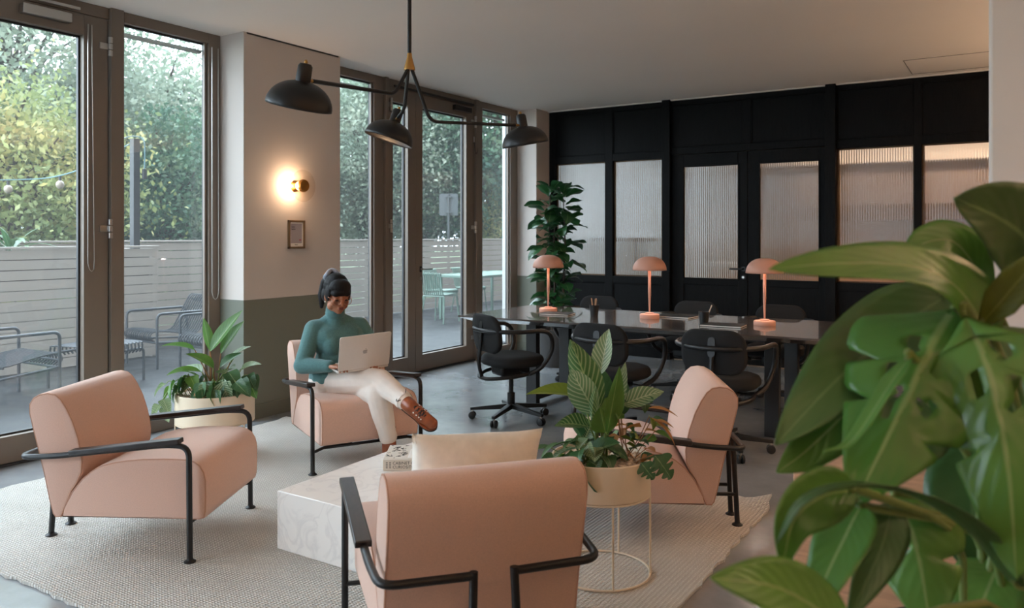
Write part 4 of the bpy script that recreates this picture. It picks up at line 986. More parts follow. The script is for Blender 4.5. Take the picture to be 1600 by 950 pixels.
def monstera_leaf(name, L, Wd, mat, cuts, hole=(), droop=.3, cup=.1, na=60, nx=10, seed=0, mid=None, side=None):
    """split leaf; with mid (world points) and side (vectors) the blade follows that midrib"""
    mb = MB(); vs = []; fs = []; uv = []
    if mid is None:
        mid = []; a = 0; p = V((0, 0, 0))
        for i in range(na+1):
            mid.append(p.copy()); a = -droop*2*i/na; p = p+V((0, math.cos(a), math.sin(a)))*L/na
        side = [V((1, 0, 0))]*(na+1)
    def w(s): return max(.01, math.sin(PI*min(1, max(0, s))**.52)**.7)
    for i in range(na+1):
        s = i/na
        for k in range(nx+1):
            u = k/nx*2-1; cut = 0
            for cs, cw, cd, sd in cuts:
                if sd*u > 0: cut = max(cut, cd*math.exp(-((s-cs)/cw)**2))
            ww = w(s)*Wd/2*(1-cut)
            sh = min(1, s+.16*abs(u)*(1-s))            # lobes sweep to the tip
            j = sh*na; j0 = min(int(j), na-1); base = mid[j0].lerp(mid[j0+1], j-j0); S = side[min(int(j), na)]
            tg = (mid[min(j0+1, na)]-mid[max(j0-1, 0)]).normalized(); nn = S.cross(tg).normalized()
            vs.append(base+S*(u*ww)+nn*(cup*abs(u)**1.4*ww+.05*Wd*math.sin(s*9+seed)*u*u)); uv.append((.5+u/2, s))
    for i in range(na):
        for k in range(nx):
            s = (i+.5)/na; u = (k+.5)/nx*2-1
            if any(((s-hs)/hr)**2+((u-hu)/hw)**2 < 1 for hs, hu, hr, hw in hole): continue
            q = i*(nx+1)+k; fs.append((q, q+1, q+nx+2, q+nx+1))
    mb.add(vs, fs, uv); me = mb.mesh(name, 180); me.materials.append(MT[mat]); return me
SM = monstera_leaf('leaf', .12, .11, 'deep', [(.35, .05, .7, 1), (.6, .05, .7, 1), (.4, .05, .7, -1), (.65, .05, .7, -1), (.82, .04, .5, 1)], na=30, nx=6)
for (bu, bv, tu, tv, f0, f1, s, roll, mt) in ((1012, 692, 1038, 722, -.13, -.16, 1, .9, None), (990, 700, 1003, 716, -.16, -.19, .7, 1.0, None)):
    b1 = rel(bu, bv, f0); d = rel(tu, tv, f1)-b1
    p = MB().tube(curve([sc(.12, -.02, -.06), sc(.14, .03, -.1), b1], 8), .0025, 5).build('petiole', 'redstem', t3); o = link('leaf', SM, t3); aim(o, b1, d, roll, s)
rnd = random.Random(21)
vs_ = [leaf_mesh('leaf', .075, .045, m, 'ovate', .3, .2, .1, 6, 4, i) for i, m in enumerate(('deep', 'green', 'mon_olive', 'deep', 'brownleaf'))]
for k in range(34):
    u = rnd.gauss(992, 22); v = rnd.gauss(664, 26); f = rnd.uniform(-.10, .08); b1 = rel(u, max(622, min(705, v)), f)
    if k % 3 == 0: MB().tube(curve([sc(rnd.uniform(.06, .16), -.02, rnd.uniform(-.06, .06)), (b1+sc(.1, -.02, 0))*.5, b1], 7), .002, 5).build('petiole', 'redstem', t3)
    a = rnd.random()*2*PI; o = link('leaf', vs_[k % 5 if k % 11 else 4], t3); aim(o, b1, RT*math.cos(a)+FW*math.sin(a)*.6+UP*rnd.uniform(-.7, .5), rnd.uniform(-.7, .7), rnd.uniform(.7, 1.15))
for (bu, bv, tu, tv) in ((1015, 645, 1047, 682), (1010, 630, 1048, 642), (1018, 650, 1040, 664)):
    b1 = rel(bu, bv, -.04); d = rel(tu, tv, -.08)-b1; o = link('leaf', leaf_mesh('leaf', d.length*1.1, .018, 'brownleaf', 'lance', .4, .5, 0, 8, 4), t3); aim(o, b1, d+UP*.05, .4)
# --- plants in the window planter
P1 = V((-4.32, 3.26, ZR+.375))
def rel1(u, v, f=0): k = 5.07/1243; return sc((u-337)*k, (618-v)*k, f)
t = thing('peace_lily', 'broad-leaved green plant with upright leaves in the window planter', 'plant', P1)
for (bu, bv, tu, tv, f0, f1, Wd, mat, droop, roll) in (
        (329, 550, 374, 490, 0, 0, .085, 'green', .05, .9), (341, 555, 374, 507, .05, .05, .085, 'green', .05, .8), (327, 550, 318, 502, .02, 0, .06, 'green', -.05, .8),
        (322, 580, 273, 577, -.06, -.08, .15, 'green', .3, .1), (305, 548, 262, 535, 0, -.04, .085, 'green', .25, .3), (338, 575, 302, 548, -.04, -.06, .085, 'green', .25, -.3),
        (344, 575, 373, 553, 0, .02, .07, 'deep', .15, .5), (355, 570, 372, 543, .06, .08, .06, 'varieg', .2, .2), (378, 580, 407, 564, -.02, -.04, .075, 'varieg', .35, .3),
        (352, 585, 368, 572, 0, -.04, .11, 'stripe', .3, .2), (360, 560, 380, 545, .1, .12, .05, 'varieg', .2, .2)):
    b1 = rel1(bu, bv, f0); d = rel1(tu, tv, f1)-b1; L = d.length*1.08
    stem_leaf(t, V((random.uniform(-.03, .03), random.uniform(-.03, .03), -.02)), b1, d+UP*L*droop*.6, L, Wd*1.35, mat, 'lance' if tv < 560 and tv != 535 else 'ovate', droop, roll, 'redstem' if bu % 2 else 'stem', .005, .2, 0, int(bu+tv))
t2 = thing('pothos', 'trailing heart-leaved plant spilling over the window planter rim', 'plant', P1)
hl = [leaf_mesh('leaf', .13, .095, m, 'heart', .4, .2, .05, 8, 4, i) for i, m in enumerate(('deep', 'varieg', 'green', 'deep'))]
for (bu, bv, tu, tv, f0, f1, k, s) in ((268, 632, 272, 641, -.06, -.12, 1, .9), (262, 628, 252, 640, -.1, -.12, 1, .8), (275, 605, 262, 618, -.05, -.1, 2, .9), (285, 592, 278, 606, -.1, -.16, 2, 1), (292, 600, 284, 612, -.12, -.18, 3, .9),
        (300, 588, 292, 600, -.1, -.14, 0, .9), (308, 585, 322, 598, -.1, -.16, 2, .9), (345, 590, 338, 608, -.14, -.2, 0, 1), (352, 595, 346, 612, -.18, -.22, 3, 1.0), (362, 590, 372, 612, -.16, -.2, 1, 1.15),
        (372, 588, 385, 600, -.12, -.16, 0, 1), (384, 590, 396, 602, -.1, -.14, 3, 1), (366, 578, 380, 588, -.1, -.14, 0, 1.1), (390, 585, 398, 590, -.04, -.08, 0, .9), (354, 600, 358, 622, -.2, -.24, 0, 1.0), (270, 618, 282, 628, -.14, -.18, 1, .8), (335, 600, 341, 622, -.2, -.23, 0, .9), (310, 592, 302, 582, 0, 0, 2, .8), (262, 600, 250, 606, -.02, -.04, 1, .8)):
    b1 = rel1(bu, bv, f0); d = rel1(tu, tv, f1)-b1
    MB().tube(curve([sc((bu-337)*.0022, -.02, -.05), (b1+sc((bu-337)*.003, .05, -.05))*.5+UP*.03, b1], 8), .0028, 5).build('vine', 'stem', t2)
    o = link('leaf', hl[k], t2); aim(o, b1, d, random.uniform(-.3, .5)+.4, s)
rq = random.Random(12)
for k in range(22):
    u = rq.uniform(280, 395); f0 = rq.uniform(-.2, -.02); v = rq.uniform(584, 606); b1 = rel1(u, v, f0)
    d = rel1(u+(u-337)*.25+rq.uniform(-8, 8), v+rq.uniform(6, 18), f0-.05)-b1
    MB().tube(curve([sc((u-337)*.002, -.02, -.05), (b1+sc((u-337)*.003, .03, -.05))*.5+UP*.03, b1], 8), .0028, 5).build('vine', 'stem', t2)
    o = link('leaf', hl[k % 4], t2); aim(o, b1, d, rq.uniform(-.3, .8), rq.uniform(.75, 1.05))
o = link('leaf', leaf_mesh('leaf', .15, .10, 'brownleaf', 'ovate', .2, .2, 0, 8, 4), t2); aim(o, rel1(318, 616, -.16), sc(.1, .05, -.03), .8); o['label'] = 'dry brown leaf'
# ================================================================== WORK TABLE
TX0, TX1, TY0, TY1, TZ = -3.95, -1.03, 5.36, 6.52, .74
wt = thing('work_table', 'long dark work table with three blush lamps on it', 'table', (0, 0, 0))
MB().add([(TX0, TY0, TZ), (TX1, TY0, TZ), (TX1, TY1, TZ), (TX0, TY1, TZ), (TX0, TY0, TZ-.014), (TX1, TY0, TZ-.014), (TX1, TY1, TZ-.014), (TX0, TY1, TZ-.014),
          (TX0+.09, TY0+.09, TZ-.05), (TX1-.09, TY0+.09, TZ-.05), (TX1-.09, TY1-.09, TZ-.05), (TX0+.09, TY1-.09, TZ-.05)],
         [(0, 1, 2, 3), (0, 4, 5, 1), (1, 5, 6, 2), (2, 6, 7, 3), (3, 7, 4, 0), (4, 8, 9, 5), (5, 9, 10, 6), (6, 10, 11, 7), (7, 11, 8, 4), (8, 11, 10, 9)]).build('table_top', 'tabletop', wt, sharp=20)
for x in (TX0+.55, TX1-.42):
    for y in (TY0+.30, TY1-.30): MB().box((x-.05, y-.03, .0), (x+.05, y+.03, TZ-.05)).build('leg', 'blackmetal', wt, bevel=.004)
    MB().box((x-.03, TY0+.33, TZ-.11), (x+.03, TY1-.33, TZ-.05)).build('leg_beam', 'blackmetal', wt, bevel=.004)
    MB().box((x-.03, TY0+.33, .04), (x+.03, TY1-.33, .09)).build('foot_beam', 'blackmetal', wt, bevel=.004)
MB().box((TX0+.58, 5.91, TZ-.12), (TX1-.45, 5.97, TZ-.05)).build('long_beam', 'blackmetal', wt, bevel=.004)
# lamps
def table_lamp(x, y, label, energy):
    t = thing('table_lamp', label, 'table lamp', (x, y, TZ), 0, 'blush mushroom lamps on the work table')
    MB().lathe([(.001, .036), (.001, 0), (.078, 0), (.079, .004), (.079, .028), (.074, .034), (.035, .036), (.034, .044), (.014, .046), (.0, .046)], 32, cap=False).build('base', 'lamp_pink', t, sharp=40)
    st = MB().tube([(0, 0, .044), (0, 0, .09), (0, 0, .20), (0, 0, .41)], [.006, .007, .0115, .0115], 12).build('stem', 'lamp_pink', t)
    pr = [(.136, .385)]
    for k in range(1, 13):
        a = PI/2*k/12; pr.append((.136*math.cos(a)**.8 if k < 12 else .001, .385+.112*math.sin(a)))
    sh = MB().lathe(pr, 40, cap=False).build('shade', 'lamp_pink', t, sharp=180)
    m = sh.modifiers.new('thickness', 'SOLIDIFY'); m.thickness = .003; m.offset = -1
    MB().lathe([(.001, .401), (.03, .404), (.034, .425), (.03, .44), (.001, .445)], 16, cap=False).build('bulb', 'glow', t)
    MB().tube([(-.06, 0, .405), (.06, 0, .405)], .004, 6).build('shade_bar', 'lamp_pink', t)
    l = bpy.data.lights.new('lamp_bulb', 'POINT'); l.energy = energy; l.color = (1, .86, .74); l.shadow_soft_size = .03
    o = bpy.data.objects.new('lamp_bulb', l); COL.objects.link(o); o.parent = t; o.location = (0, 0, .40)
table_lamp(-3.467, 6.03, 'blush mushroom lamp at the left end of the work table by the fig plant', 6)
table_lamp(-2.509, 6.0, 'blush mushroom lamp in the middle of the work table', 6)
table_lamp(-1.59, 5.98, 'blush mushroom lamp at the right end of the work table before the door pane', 7)
# pencil cups
def cup(x, y, label, pens):
    t = thing('pencil_cup', label, 'cup', (x, y, TZ), 0, 'black pencil cups on the work table')
    MB().lathe([(.001, 0), (.030, 0), (.031, .004), (.040, .095), (.037, .095), (.029, .008), (.001, .008)], 24, cap=False).build('cup_body', 'black', t)
    for k, (dx, dy, lean, h, m) in enumerate(pens):
        p = tag(MB().tube([(dx*.5, dy*.5, .012), (dx+lean[0], dy+lean[1], h)], .0042, 6).build('pencil', m), label.replace('black', 'wooden pencil in the black') if 0 else ('%s pencil leaning in the %s pencil cup' % (('pale', 'brown', 'light wooden', 'tan')[k], 'left' if x < -2.6 else 'right')), 'pencil', 'pencils in the cups')
        p.location = (x, y, TZ)
    return t
cup(-2.94, 5.87, 'black pencil cup holding several pencils beside the left lamp', [(-.015, 0, (-.01, 0), .15, 'oak'), (0, .01, (0, .005), .145, 'frame_wood'), (.01, 0, (.008, 0), .15, 'oak'), (.016, -.01, (.012, 0), .14, 'frame_wood')])
cup(-1.99, 5.80, 'black pencil cup with one pale pencil between the middle and right lamps', [(.012, 0, (.045, .01), .145, 'cream_metal')])
for i, (x, y, rz, w, d, lb) in enumerate(((-3.28, 5.86, 8, .26, .19, 'closed dark notebook beside the left lamp'), (-2.36, 6.2, -4, .30, .21, 'closed dark notebook behind the middle lamp'), (-1.83, 5.76, 3, .30, .20, 'dark notebook beside the right lamp'))):
    t = thing('notebook', lb, 'notebook', (x, y, TZ), R(rz), 'dark notebooks on the work table')
    MB().box((-w/2+.003, -d/2+.003, .003), (w/2-.003, d/2-.003, .011)).build('pages', 'page', t)
    MB().box((-w/2, -d/2, .0), (w/2, d/2, .003)).box((-w/2, -d/2, .011), (w/2, d/2, .014)).box((-w/2-.002, -d/2, 0), (-w/2+.002, d/2, .014)).build('cover', 'black', t)
# ================================================================== OFFICE CHAIRS
def office_chair(loc, rz, label):
    t = thing('office_chair', label, 'office chair', loc, rz, 'black swivel chairs around the work table')
    # seat: rounded cushion
    o_ = rrect(.46, .44, .17, 8); mb = MB(); vs = []; fs = []; n = len(o_)
    for z, k in ((.425, .80), (.425, .93), (.437, .985), (.455, 1), (.475, .985), (.492, .94), (.503, .80), (.506, .4)):
        for x, y in o_: vs.append((x*k, y*k+.01, z))
    for i in range(7):
        for k in range(n): fs.append((i*n+k, i*n+(k+1) % n, (i+1)*n+(k+1) % n, (i+1)*n+k))
    fs += [tuple(range(n-1, -1, -1)), tuple(7*n+k for k in range(n))]
    mb.add(vs, fs).build('seat', 'blackfab', t, sharp=180)
    # backrest: curved rounded slab
    o_ = rrect(.42, .285, .105, 8); n = len(o_); mb = MB(); vs = []; fs = []
    for yy, k in ((.030, .3), (.030, .86), (.022, .97), (.006, 1), (-.010, .97), (-.016, .9), (-.016, .3)):
        for x, z in o_:
            x2 = x*k; z2 = z*k; vs.append((x2, -.235+yy+.55*x2*x2-.10*(z2), .672+z2))
    for i in range(6):
        for k in range(n): fs.append((i*n+k, (i+1)*n+k, (i+1)*n+(k+1) % n, i*n+(k+1) % n))
    fs += [tuple(range(n)), tuple(6*n+k for k in range(n-1, -1, -1))]
    bk = fixnormals(mb.add(vs, fs).build('backrest', 'blackfab', t, sharp=60))
    MB().prism(rrect(.046, .125, .022), 0, .008, basis((1, 0, 0), (0, .1, 1), (0, -1, .1), (0, -.256, .705))).build('back_tab', 'black', bk)
    # ring arm: round the back, forward, down and under the seat
    arc = [(.29*math.sin(R(a)), -.275*math.cos(R(a)) if abs(a) < 90 else 0, .70) for a in range(-90, 91, 12)]
    for p_ in (1,):
        left = [(-.20, .05, .375), (-.255, .12, .43), (-.285, .185, .55), (-.30, .17, .655), (-.305, .10, .70)]
        right = [(-x, y, z) for x, y, z in reversed(left)]
        arc = [(x, y-.005, z) for x, y, z in arc]
        MB().tube(curve(left+arc[1:-1]+right, 70), .0165, 10).build('ring_arm', 'black', t)
    MB().tube(curve([(-.20, .05, .375), (-.19, -.10, .36), (-.10, -.22, .345), (0, -.25, .34), (.10, -.22, .345), (.19, -.10, .36), (.20, .05, .375)], 30), .0145, 8).build('under_ring', 'black', t)
    MB().tube(curve([(0, -.25, .34), (0, -.275, .45), (0, -.262, .60), (0, -.25, .68)], 12), .014, 8).build('back_stem', 'black', t)
    MB().box((-.09, -.13, .345), (.09, .12, .425)).build('mechanism', 'black', t, bevel=.02)
    MB().tube([(.08, .02, .385), (.24, .03, .375)], .006, 6).build('lever', 'black', t)
    MB().tube([(0, 0, .35), (0, 0, .21), (0, 0, .209), (0, 0, .09)], [.018, .018, .029, .029], 14).build('gas_lift', 'black', t)
    for k in range(5):
        a = R(90+72*k); d = V((math.cos(a), math.sin(a), 0)); s_ = V((-d.y, d.x, 0))
        MB().add([d*.02-s_*.022+V((0, 0, .125)), d*.02+s_*.022+V((0, 0, .125)), d*.02+s_*.022+V((0, 0, .085)), d*.02-s_*.022+V((0, 0, .085)),
                  d*.315-s_*.014+V((0, 0, .088)), d*.315+s_*.014+V((0, 0, .088)), d*.315+s_*.014+V((0, 0, .066)), d*.315-s_*.014+V((0, 0, .066))],
                 [(0, 1, 2, 3), (7, 6, 5, 4), (0, 4, 5, 1), (1, 5, 6, 2), (2, 6, 7, 3), (3, 7, 4, 0)]).build('base_arm', 'black', t, bevel=.004)
        c = d*.30; kk = MB()
        for sx in (-1, 1):
            M = Matrix.Translation(c+s_*.014*sx+V((0, 0, .028))) @ basis(d, V((0, 0, 1)), s_)
            kk.lathe([(.001, -.009), (.024, -.009), (.028, -.006), (.028, .006), (.024, .009), (.001, .009)], 14, M=M, cap=False)
        cs = kk.build('caster', 'black', t)
        MB().tube([c+V((0, 0, .03)), c+V((0, 0, .075))], .008, 8).build('caster_pin', 'steel', cs)
    return t
OC = office_chair((-3.27, 5.12, 0), R(-28), 'black swivel chair at the near left corner of the work table, turned aside')
for x, y, a, lb in ((-2.37, 5.05, -3, 'black swivel chair in the middle of the near side of the work table'), (-1.63, 5.12, 2, 'black swivel chair at the right of the near side behind the armchair'),
                    (-3.46, 6.80, 180, 'black swivel chair on the far side of the table nearest the fig plant'), (-2.46, 6.72, 178, 'black swivel chair on the far side of the table before the timber door'), (-1.70, 6.73, 183, 'black swivel chair on the far side of the table behind the right lamp')):
    copy_tree(OC, (x, y, 0), R(a), lb)
# ================================================================== FIDDLE LEAF FIG
fg = thing('fiddle_leaf_fig', 'tall fiddle leaf fig in the corner by the black partition', 'plant', (-4.22, 7.5, 0))
pt = tag(MB().lathe([(.001, 0), (.15, 0), (.155, .01), (.19, .40), (.175, .40), (.17, .36), (.001, .36)], 32, cap=False).build('plant_pot', 'pot'), 'charcoal floor pot holding the fiddle leaf fig', 'pot'); pt.location = (-4.22, 7.5, 0)
rnd = random.Random(4)
trunks = []
for dx, dy, h in ((-.04, 0, 1.85), (.05, .02, 1.80), (.01, -.05, 1.5)):
    pts = curve([(dx, dy, .33), (dx*1.6, dy, .8), (dx*2.0, dy*1.4, 1.3), (dx*1.7, dy, h)], 16); trunks.append(pts)
    MB().tube(pts, [.014-.0005*k for k in range(17)], 8).build('trunk', 'bark', fg)
fl = [leaf_mesh('leaf', .235, .155, 'fig', 'fiddle', d, .14, .10, 9, 6, i) for i, d in enumerate((.35, .55, .2, .7))]
for k in range(140):
    z = .58+1.30*(k/139); tr_ = trunks[k % 3 if z < 1.45 else k % 2]; i = min(16, max(0, int((z-.33)/(tr_[-1].z-.33)*16))); a = k*2.4+rnd.uniform(-.3, .3)
    tilt = rnd.uniform(-.1, .75) if z < 1.75 else rnd.uniform(.5, 1.2); p = tr_[i]; d = V((math.cos(a)*math.cos(tilt), math.sin(a)*math.cos(tilt), math.sin(tilt)))
    b1 = V((p.x, p.y, z))+d*.03
    o = link('leaf', fl[rnd.randrange(4)], fg); aim(o, b1, d, rnd.uniform(-.5, .5), rnd.uniform(.8, 1.15))
# ================================================================== CHANDELIER
HX, HY = -2.39, 2.864
ch = thing('pendant_light', 'black three-armed pendant lamp with domed shades over the coffee table', 'pendant lamp', (HX, HY, 0))
MB().tube([(0, 0, 2.24), (0, 0, CZ-.03)], .0095, 10).build('drop_rod', 'blackmetal', ch)
MB().lathe([(.06, CZ-.035), (.065, CZ-.03), (.065, CZ)], 24).build('ceiling_rose', 'blackmetal', ch)
MB().lathe([(.026, 2.172), (.026, 2.18), (.012, 2.232), (.011, 2.25)], 20).build('hub', 'brass', ch)
def pend_arm(pts, shade_axis, brass_end, lit):
    P = fillet(pts, .05, 6); a = MB().tube(P, .0085, 10).build('arm', 'blackmetal', ch)
    e = V(pts[-1]); d = (e-V(pts[-2])).normalized(); q = e+d*.035
    MB().tube([e-d*.004, q], .0068, 10).build('brass_joint', 'brass', a)
    ax = V(shade_axis).normalized(); x = ax.cross(V((0, 1, 0))).normalized(); y = ax.cross(x)
    M = basis(x, y, ax, q+d*.02)      # shade axis up
    s = MB().lathe([(.001, .062), (.020, .060), (.027, .05), (.0285, -.012), (.001, -.012)], 24, M=M, cap=False).build('socket_cap', 'blackmetal', ch)
    MB().ell(M @ V((0, 0, .066)), (.007, .007, .009), None, 10, 6).build('finial', 'brass', s)
    pr = []
    for k in range(15):
        t_ = PI/2*k/14; pr.append((max(.012, .122*math.sin(t_)**.92), -.006-.092*(1-math.cos(t_)) if 0 else -.104+.098*math.cos(t_)))
    sh = MB().lathe(pr, 44, M=M, cap=False).build('shade', 'blackmetal', ch, sharp=180)
    so = sh.modifiers.new('thickness', 'SOLIDIFY'); so.thickness = .002
    MB().lathe([(.001, -.070), (.014, -.066), (.019, -.052), (.016, -.03), (.012, -.012)], 16, M=M, cap=False).build('bulb', 'bulb', ch)
    if lit:
        l = bpy.data.lights.new('pendant_bulb', 'POINT'); l.energy = lit; l.color = (1, .66, .4); l.shadow_soft_size = .025
        o = bpy.data.objects.new('pendant_bulb', l); COL.objects.link(o); o.parent = ch; o.location = M @ V((0, 0, -.085))
h0 = V((0, 0, 2.18))
pend_arm([h0+V((0, -.008, 0)), (.009, -.113, 2.043), (.122, -.72, 1.99)], UP+RT*.22-FW*.20, 1, 1.0)
pend_arm([h0+V((.006, .008, 0)), (.031, .115, 1.944), (.16, .665, 1.982)], UP-RT*.17-FW*.10, 1, 1.0)
pend_arm([h0+V((-.008, 0, 0)), (-.118, .103, 2.01), (-.205, .158, 1.99)], UP+RT*.33+FW*.05, 1, 1.0)
# ================================================================== WALL LAMP AND FRAMED PRINT
wlp = thing('wall_lamp', 'lit wall lamp with a clear glass disc and ochre cap on the painted column', 'wall lamp', (XC, 4.47, 1.803))
RX = Matrix.Rotation(PI/2, 4, 'Y')
MB().lathe([(.045, 0), (.045, .012), (.02, .02), (.02, .034)], 24, M=RX).build('wall_plate', 'brass', wlp)
MB().lathe([(.022, .034), (.034, .05), (.034, .07), (.022, .085)], 20, M=RX).build('bulb', 'bulb', wlp)
MB().lathe([(.022, .098), (.128, .098), (.130, .100), (.128, .104), (.022, .104)], 48, M=RX, cap=False).build('glass_disc', 'discglass', wlp)
MB().lathe([(.001, .085), (.048, .088), (.052, .106), (.046, .122), (.001, .126)], 32, M=RX, cap=False).build('cap', 'goldcap', wlp)
l = bpy.data.lights.new('wall_lamp_bulb', 'POINT'); l.energy = 2.6; l.color = (1, .72, .48); l.shadow_soft_size = .03
o = bpy.data.objects.new('wall_lamp_bulb', l); COL.objects.link(o); o.parent = wlp; o.location = (.06, -.06, 0)
fp = thing('framed_print', 'small framed mauve notice below the wall lamp', 'framed print', (XC, 4.484, 1.414))
w_, h_ = .172, .228; f = MB()
for a, b, c, d in ((-w_/2, -w_/2+.016, -h_/2, h_/2), (w_/2-.016, w_/2, -h_/2, h_/2), (-w_/2, w_/2, -h_/2, -h_/2+.016), (-w_/2, w_/2, h_/2-.016, h_/2)): f.box((0, a, c), (.018, b, d))
f.build('frame', 'frame_wood', fp, bevel=.001)
pp = MB().box((.0, -w_/2+.014, -h_/2+.014), (.008, w_/2-.014, h_/2-.014)).build('mount', 'white', fp)
MB().box((.008, -.058, -.071), (.0085, .058, .086)).build('printed_sheet', 'poster', pp)
MY = lambda y, z: basis((0, 1, 0), (0, 0, 1), (1, 0, 0), (.0087, y, z))
for nm, y, z, n, hh in (('print_heading', -.053, .056, 9, .011), ('print_heading', -.053, .038, 10, .011), ('print_footer', -.016, -.086, 7, .008)):
    k_ = MB()                                   # lettering too small to read: strokes and bowls of its size
    for q in range(n):
        k_.box((.008, y+.0042*q, z), (.0088, y+.0042*q+.0016, z+hh*(1 if q in (0, 4, 7) else .7)))
        if q % 2: k_.box((.008, y+.0042*q, z), (.0088, y+.0042*q+.0036, z+.002))
    k_.build(nm, 'ink', pp)
MB().prism([(0, 0), (.024, .002), (.02, .01), (.012, .008), (.006, .013)], 0, .0005, MY(.028, -.05)).build('print_emblem', 'red', pp)
# ================================================================== PERSON AND LAPTOP
BROT = R(-27.5-90)
ps = thing('person', 'seated person in a teal turtleneck and cream trousers typing on a laptop', 'person', (-3.31, 3.58, ZR), BROT)
LR = Matrix.Rotation(-BROT, 3, 'Z'); lRT = LR @ RT; lFW = LR @ FW
HM = Matrix.Translation((.102, -.285, 1.028)) @ Matrix.Rotation(R(3), 4, 'Z') @ Matrix.Rotation(R(-17), 4, 'X') @ Matrix.Scale(.97, 4)
def hp(x, y, z): return HM @ V((x, y, z))
def hell(mb, c, r, n=16, m=10): mb.ell(hp(*c), r, HM.to_3x3(), n, m)
SHR, ELR, WRR = V((.222, -.375, .800)), V((.318, -.30, .590)), V((.192, -.125, .600))
SHL, ELL, WRL = V((-.076, -.375, .803)), V((-.18, -.29, .60)), V((-.055, -.125, .605))
HIR, KNR, ANR = V((.125, -.30, .478)), V((-.045, .085, .525)), V((-.105, .335, .436))
HIL, KNL, ANL = V((.0, -.30, .465)), V((-.025, .10, .452)), V((-.088, .115, .175))
def hand(mb, wr, fwd, lat, sgn):
    """palm plus five bent fingers; lat = direction to the little finger, palm faces down"""
    fwd = V(fwd).normalized(); lat = V(lat).normalized(); up = V((0, 0, 1))
    pc = wr+fwd*.05
    for k in (-1, -.33, .33, 1): mb.cap(wr+fwd*.012+lat*.014*k, .0135, wr+fwd*.085+lat*.026*k, .0115, 10)
    for k, l in ((-1.0, .036), (-.33, .042), (.33, .039), (1.0, .030)):
        a = wr+fwd*.086+lat*.0265*k; b = a+fwd*l*.95+up*.006+lat*.003*k; c = b+fwd*l*.6-up*.016; d = c+fwd*l*.2-up*.014
        mb.cap(a, .0098, b, .0090, 8); mb.cap(b, .0090, c, .0080, 8); mb.cap(c, .0080, d, .0072, 8)
    a = wr+fwd*.028-lat*.018; b = a+fwd*.028-lat*.028-up*.004; c = b+fwd*.030-lat*.006-up*.006
    mb.cap(a, .013, b, .0105, 8); mb.cap(b, .0105, c, .0085, 8)
bd = MB()
# head
hell(bd, (0, -.012, .03), (.072, .090, .085)); hell(bd, (0, .028, -.03), (.060, .064, .082)); hell(bd, (0, .045, -.086), (.040, .040, .030)); hell(bd, (0, .066, -.100), (.022, .020, .018))
for s_ in (-1, 1):
    hell(bd, (s_*.036, .060, -.036), (.026, .026, .026)); hell(bd, (s_*.030, .075, .012), (.030, .014, .012)); hell(bd, (s_*.048, .03, -.07), (.02, .03, .028))
    hell(bd, (s_*.072, -.002, -.022), (.009, .018, .030)); hell(bd, (s_*.012, .096, -.040), (.009, .009, .007)); hell(bd, (s_*.031, .083, -.008), (.015, .010, .010))
bd.cap(hp(0, .088, .004), .0085, hp(0, .110, -.036), .0115)
hell(bd, (0, .090, -.064), (.022, .011, .006)); hell(bd, (0, .088, -.073), (.019, .011, .006))
bd.cap((.094, -.350, .85), .052, hp(0, -.012, -.07), .050)
# trunk, arms and legs under the clothes
bd.cap((.03, -.35, .50), .10, (.10, -.35, .50), .10); bd.cap((.04, -.36, .60), .09, (.11, -.36, .60), .09); bd.cap((.02, -.365, .74), .095, (.13, -.365, .74), .095); bd.cap(SHL, .045, SHR, .045)
bd.cap((.075, -.36, .5), .1, (.09, -.36, .85), .06)
for a, b, c in ((SHR, ELR, WRR), (SHL, ELL, WRL)): bd.cap(a, .042, b, .035); bd.cap(b, .035, c, .024)
for a, b, c in ((HIR, KNR, ANR), (HIL, KNL, ANL)): bd.cap(a, .07, b, .05); bd.cap(b, .05, c, .032)
hand(bd, WRR, (-.30, 1, .06), (.95, .3, 0), 1); hand(bd, WRL, (.12, 1, .05), (-1, .1, 0), -1)
bme = remesh(bd, .0042, 5, .5); bme.materials.append(MT['skin']); body = link('body', bme, ps)
# sweater
sw = MB()
sw.cap((.005, -.335, .50), .128, (.135, -.335, .50), .128); sw.cap((.035, -.350, .60), .110, (.110, -.350, .60), .110); sw.cap((.015, -.365, .735), .115, (.13, -.365, .735), .115)
for x in (.02, .13): sw.ell((x, -.282, .70), (.066, .055, .066))
sw.cap(SHL+V((.01, 0, .0)), .063, SHR-V((.01, 0, 0)), .063); sw.cap((.0, -.375, .815), .06, (.085, -.37, .862), .052); sw.cap((.155, -.375, .812), .06, (.10, -.37, .862), .052)
sw.cap((.093, -.352, .83), .066, (.094, -.352, .875), .060)
sw.cap((.02, -.31, .47), .10, (.13, -.31, .47), .105)
for a, b, c in ((SHR, ELR, WRR), (SHL, ELL, WRL)):
    sw.cap(a, .062, a.lerp(b, .5), .055); sw.cap(a.lerp(b, .5), .055, b, .051); sw.cap(b, .053, b.lerp(c, .55), .046); sw.cap(b.lerp(c, .55), .046, b.lerp(c, .93), .037)
    ax = (c-b).normalized()
    for q in (.78, .86, .94): sw.cap(b.lerp(c, q-.02), .0395, b.lerp(c, q+.01), .0395)
    for q in (.25, .4): # sleeve folds near the elbow
        m_ = a.lerp(b, .7+q*.5); sw.ell(m_, (.055, .055, .012))
swm = remesh(sw, .0065, 5, .5); swm.materials.append(MT['sweater']); swo = link('sweater', swm, ps)
tn = MB()
for k, (q, r_) in enumerate(((0, .062), (.35, .0605), (.62, .0615), (1, .0575))): pass
na_ = V((.093, -.358, .868)); nb_ = V((.098, -.325, .938)); d_ = (nb_-na_).normalized()
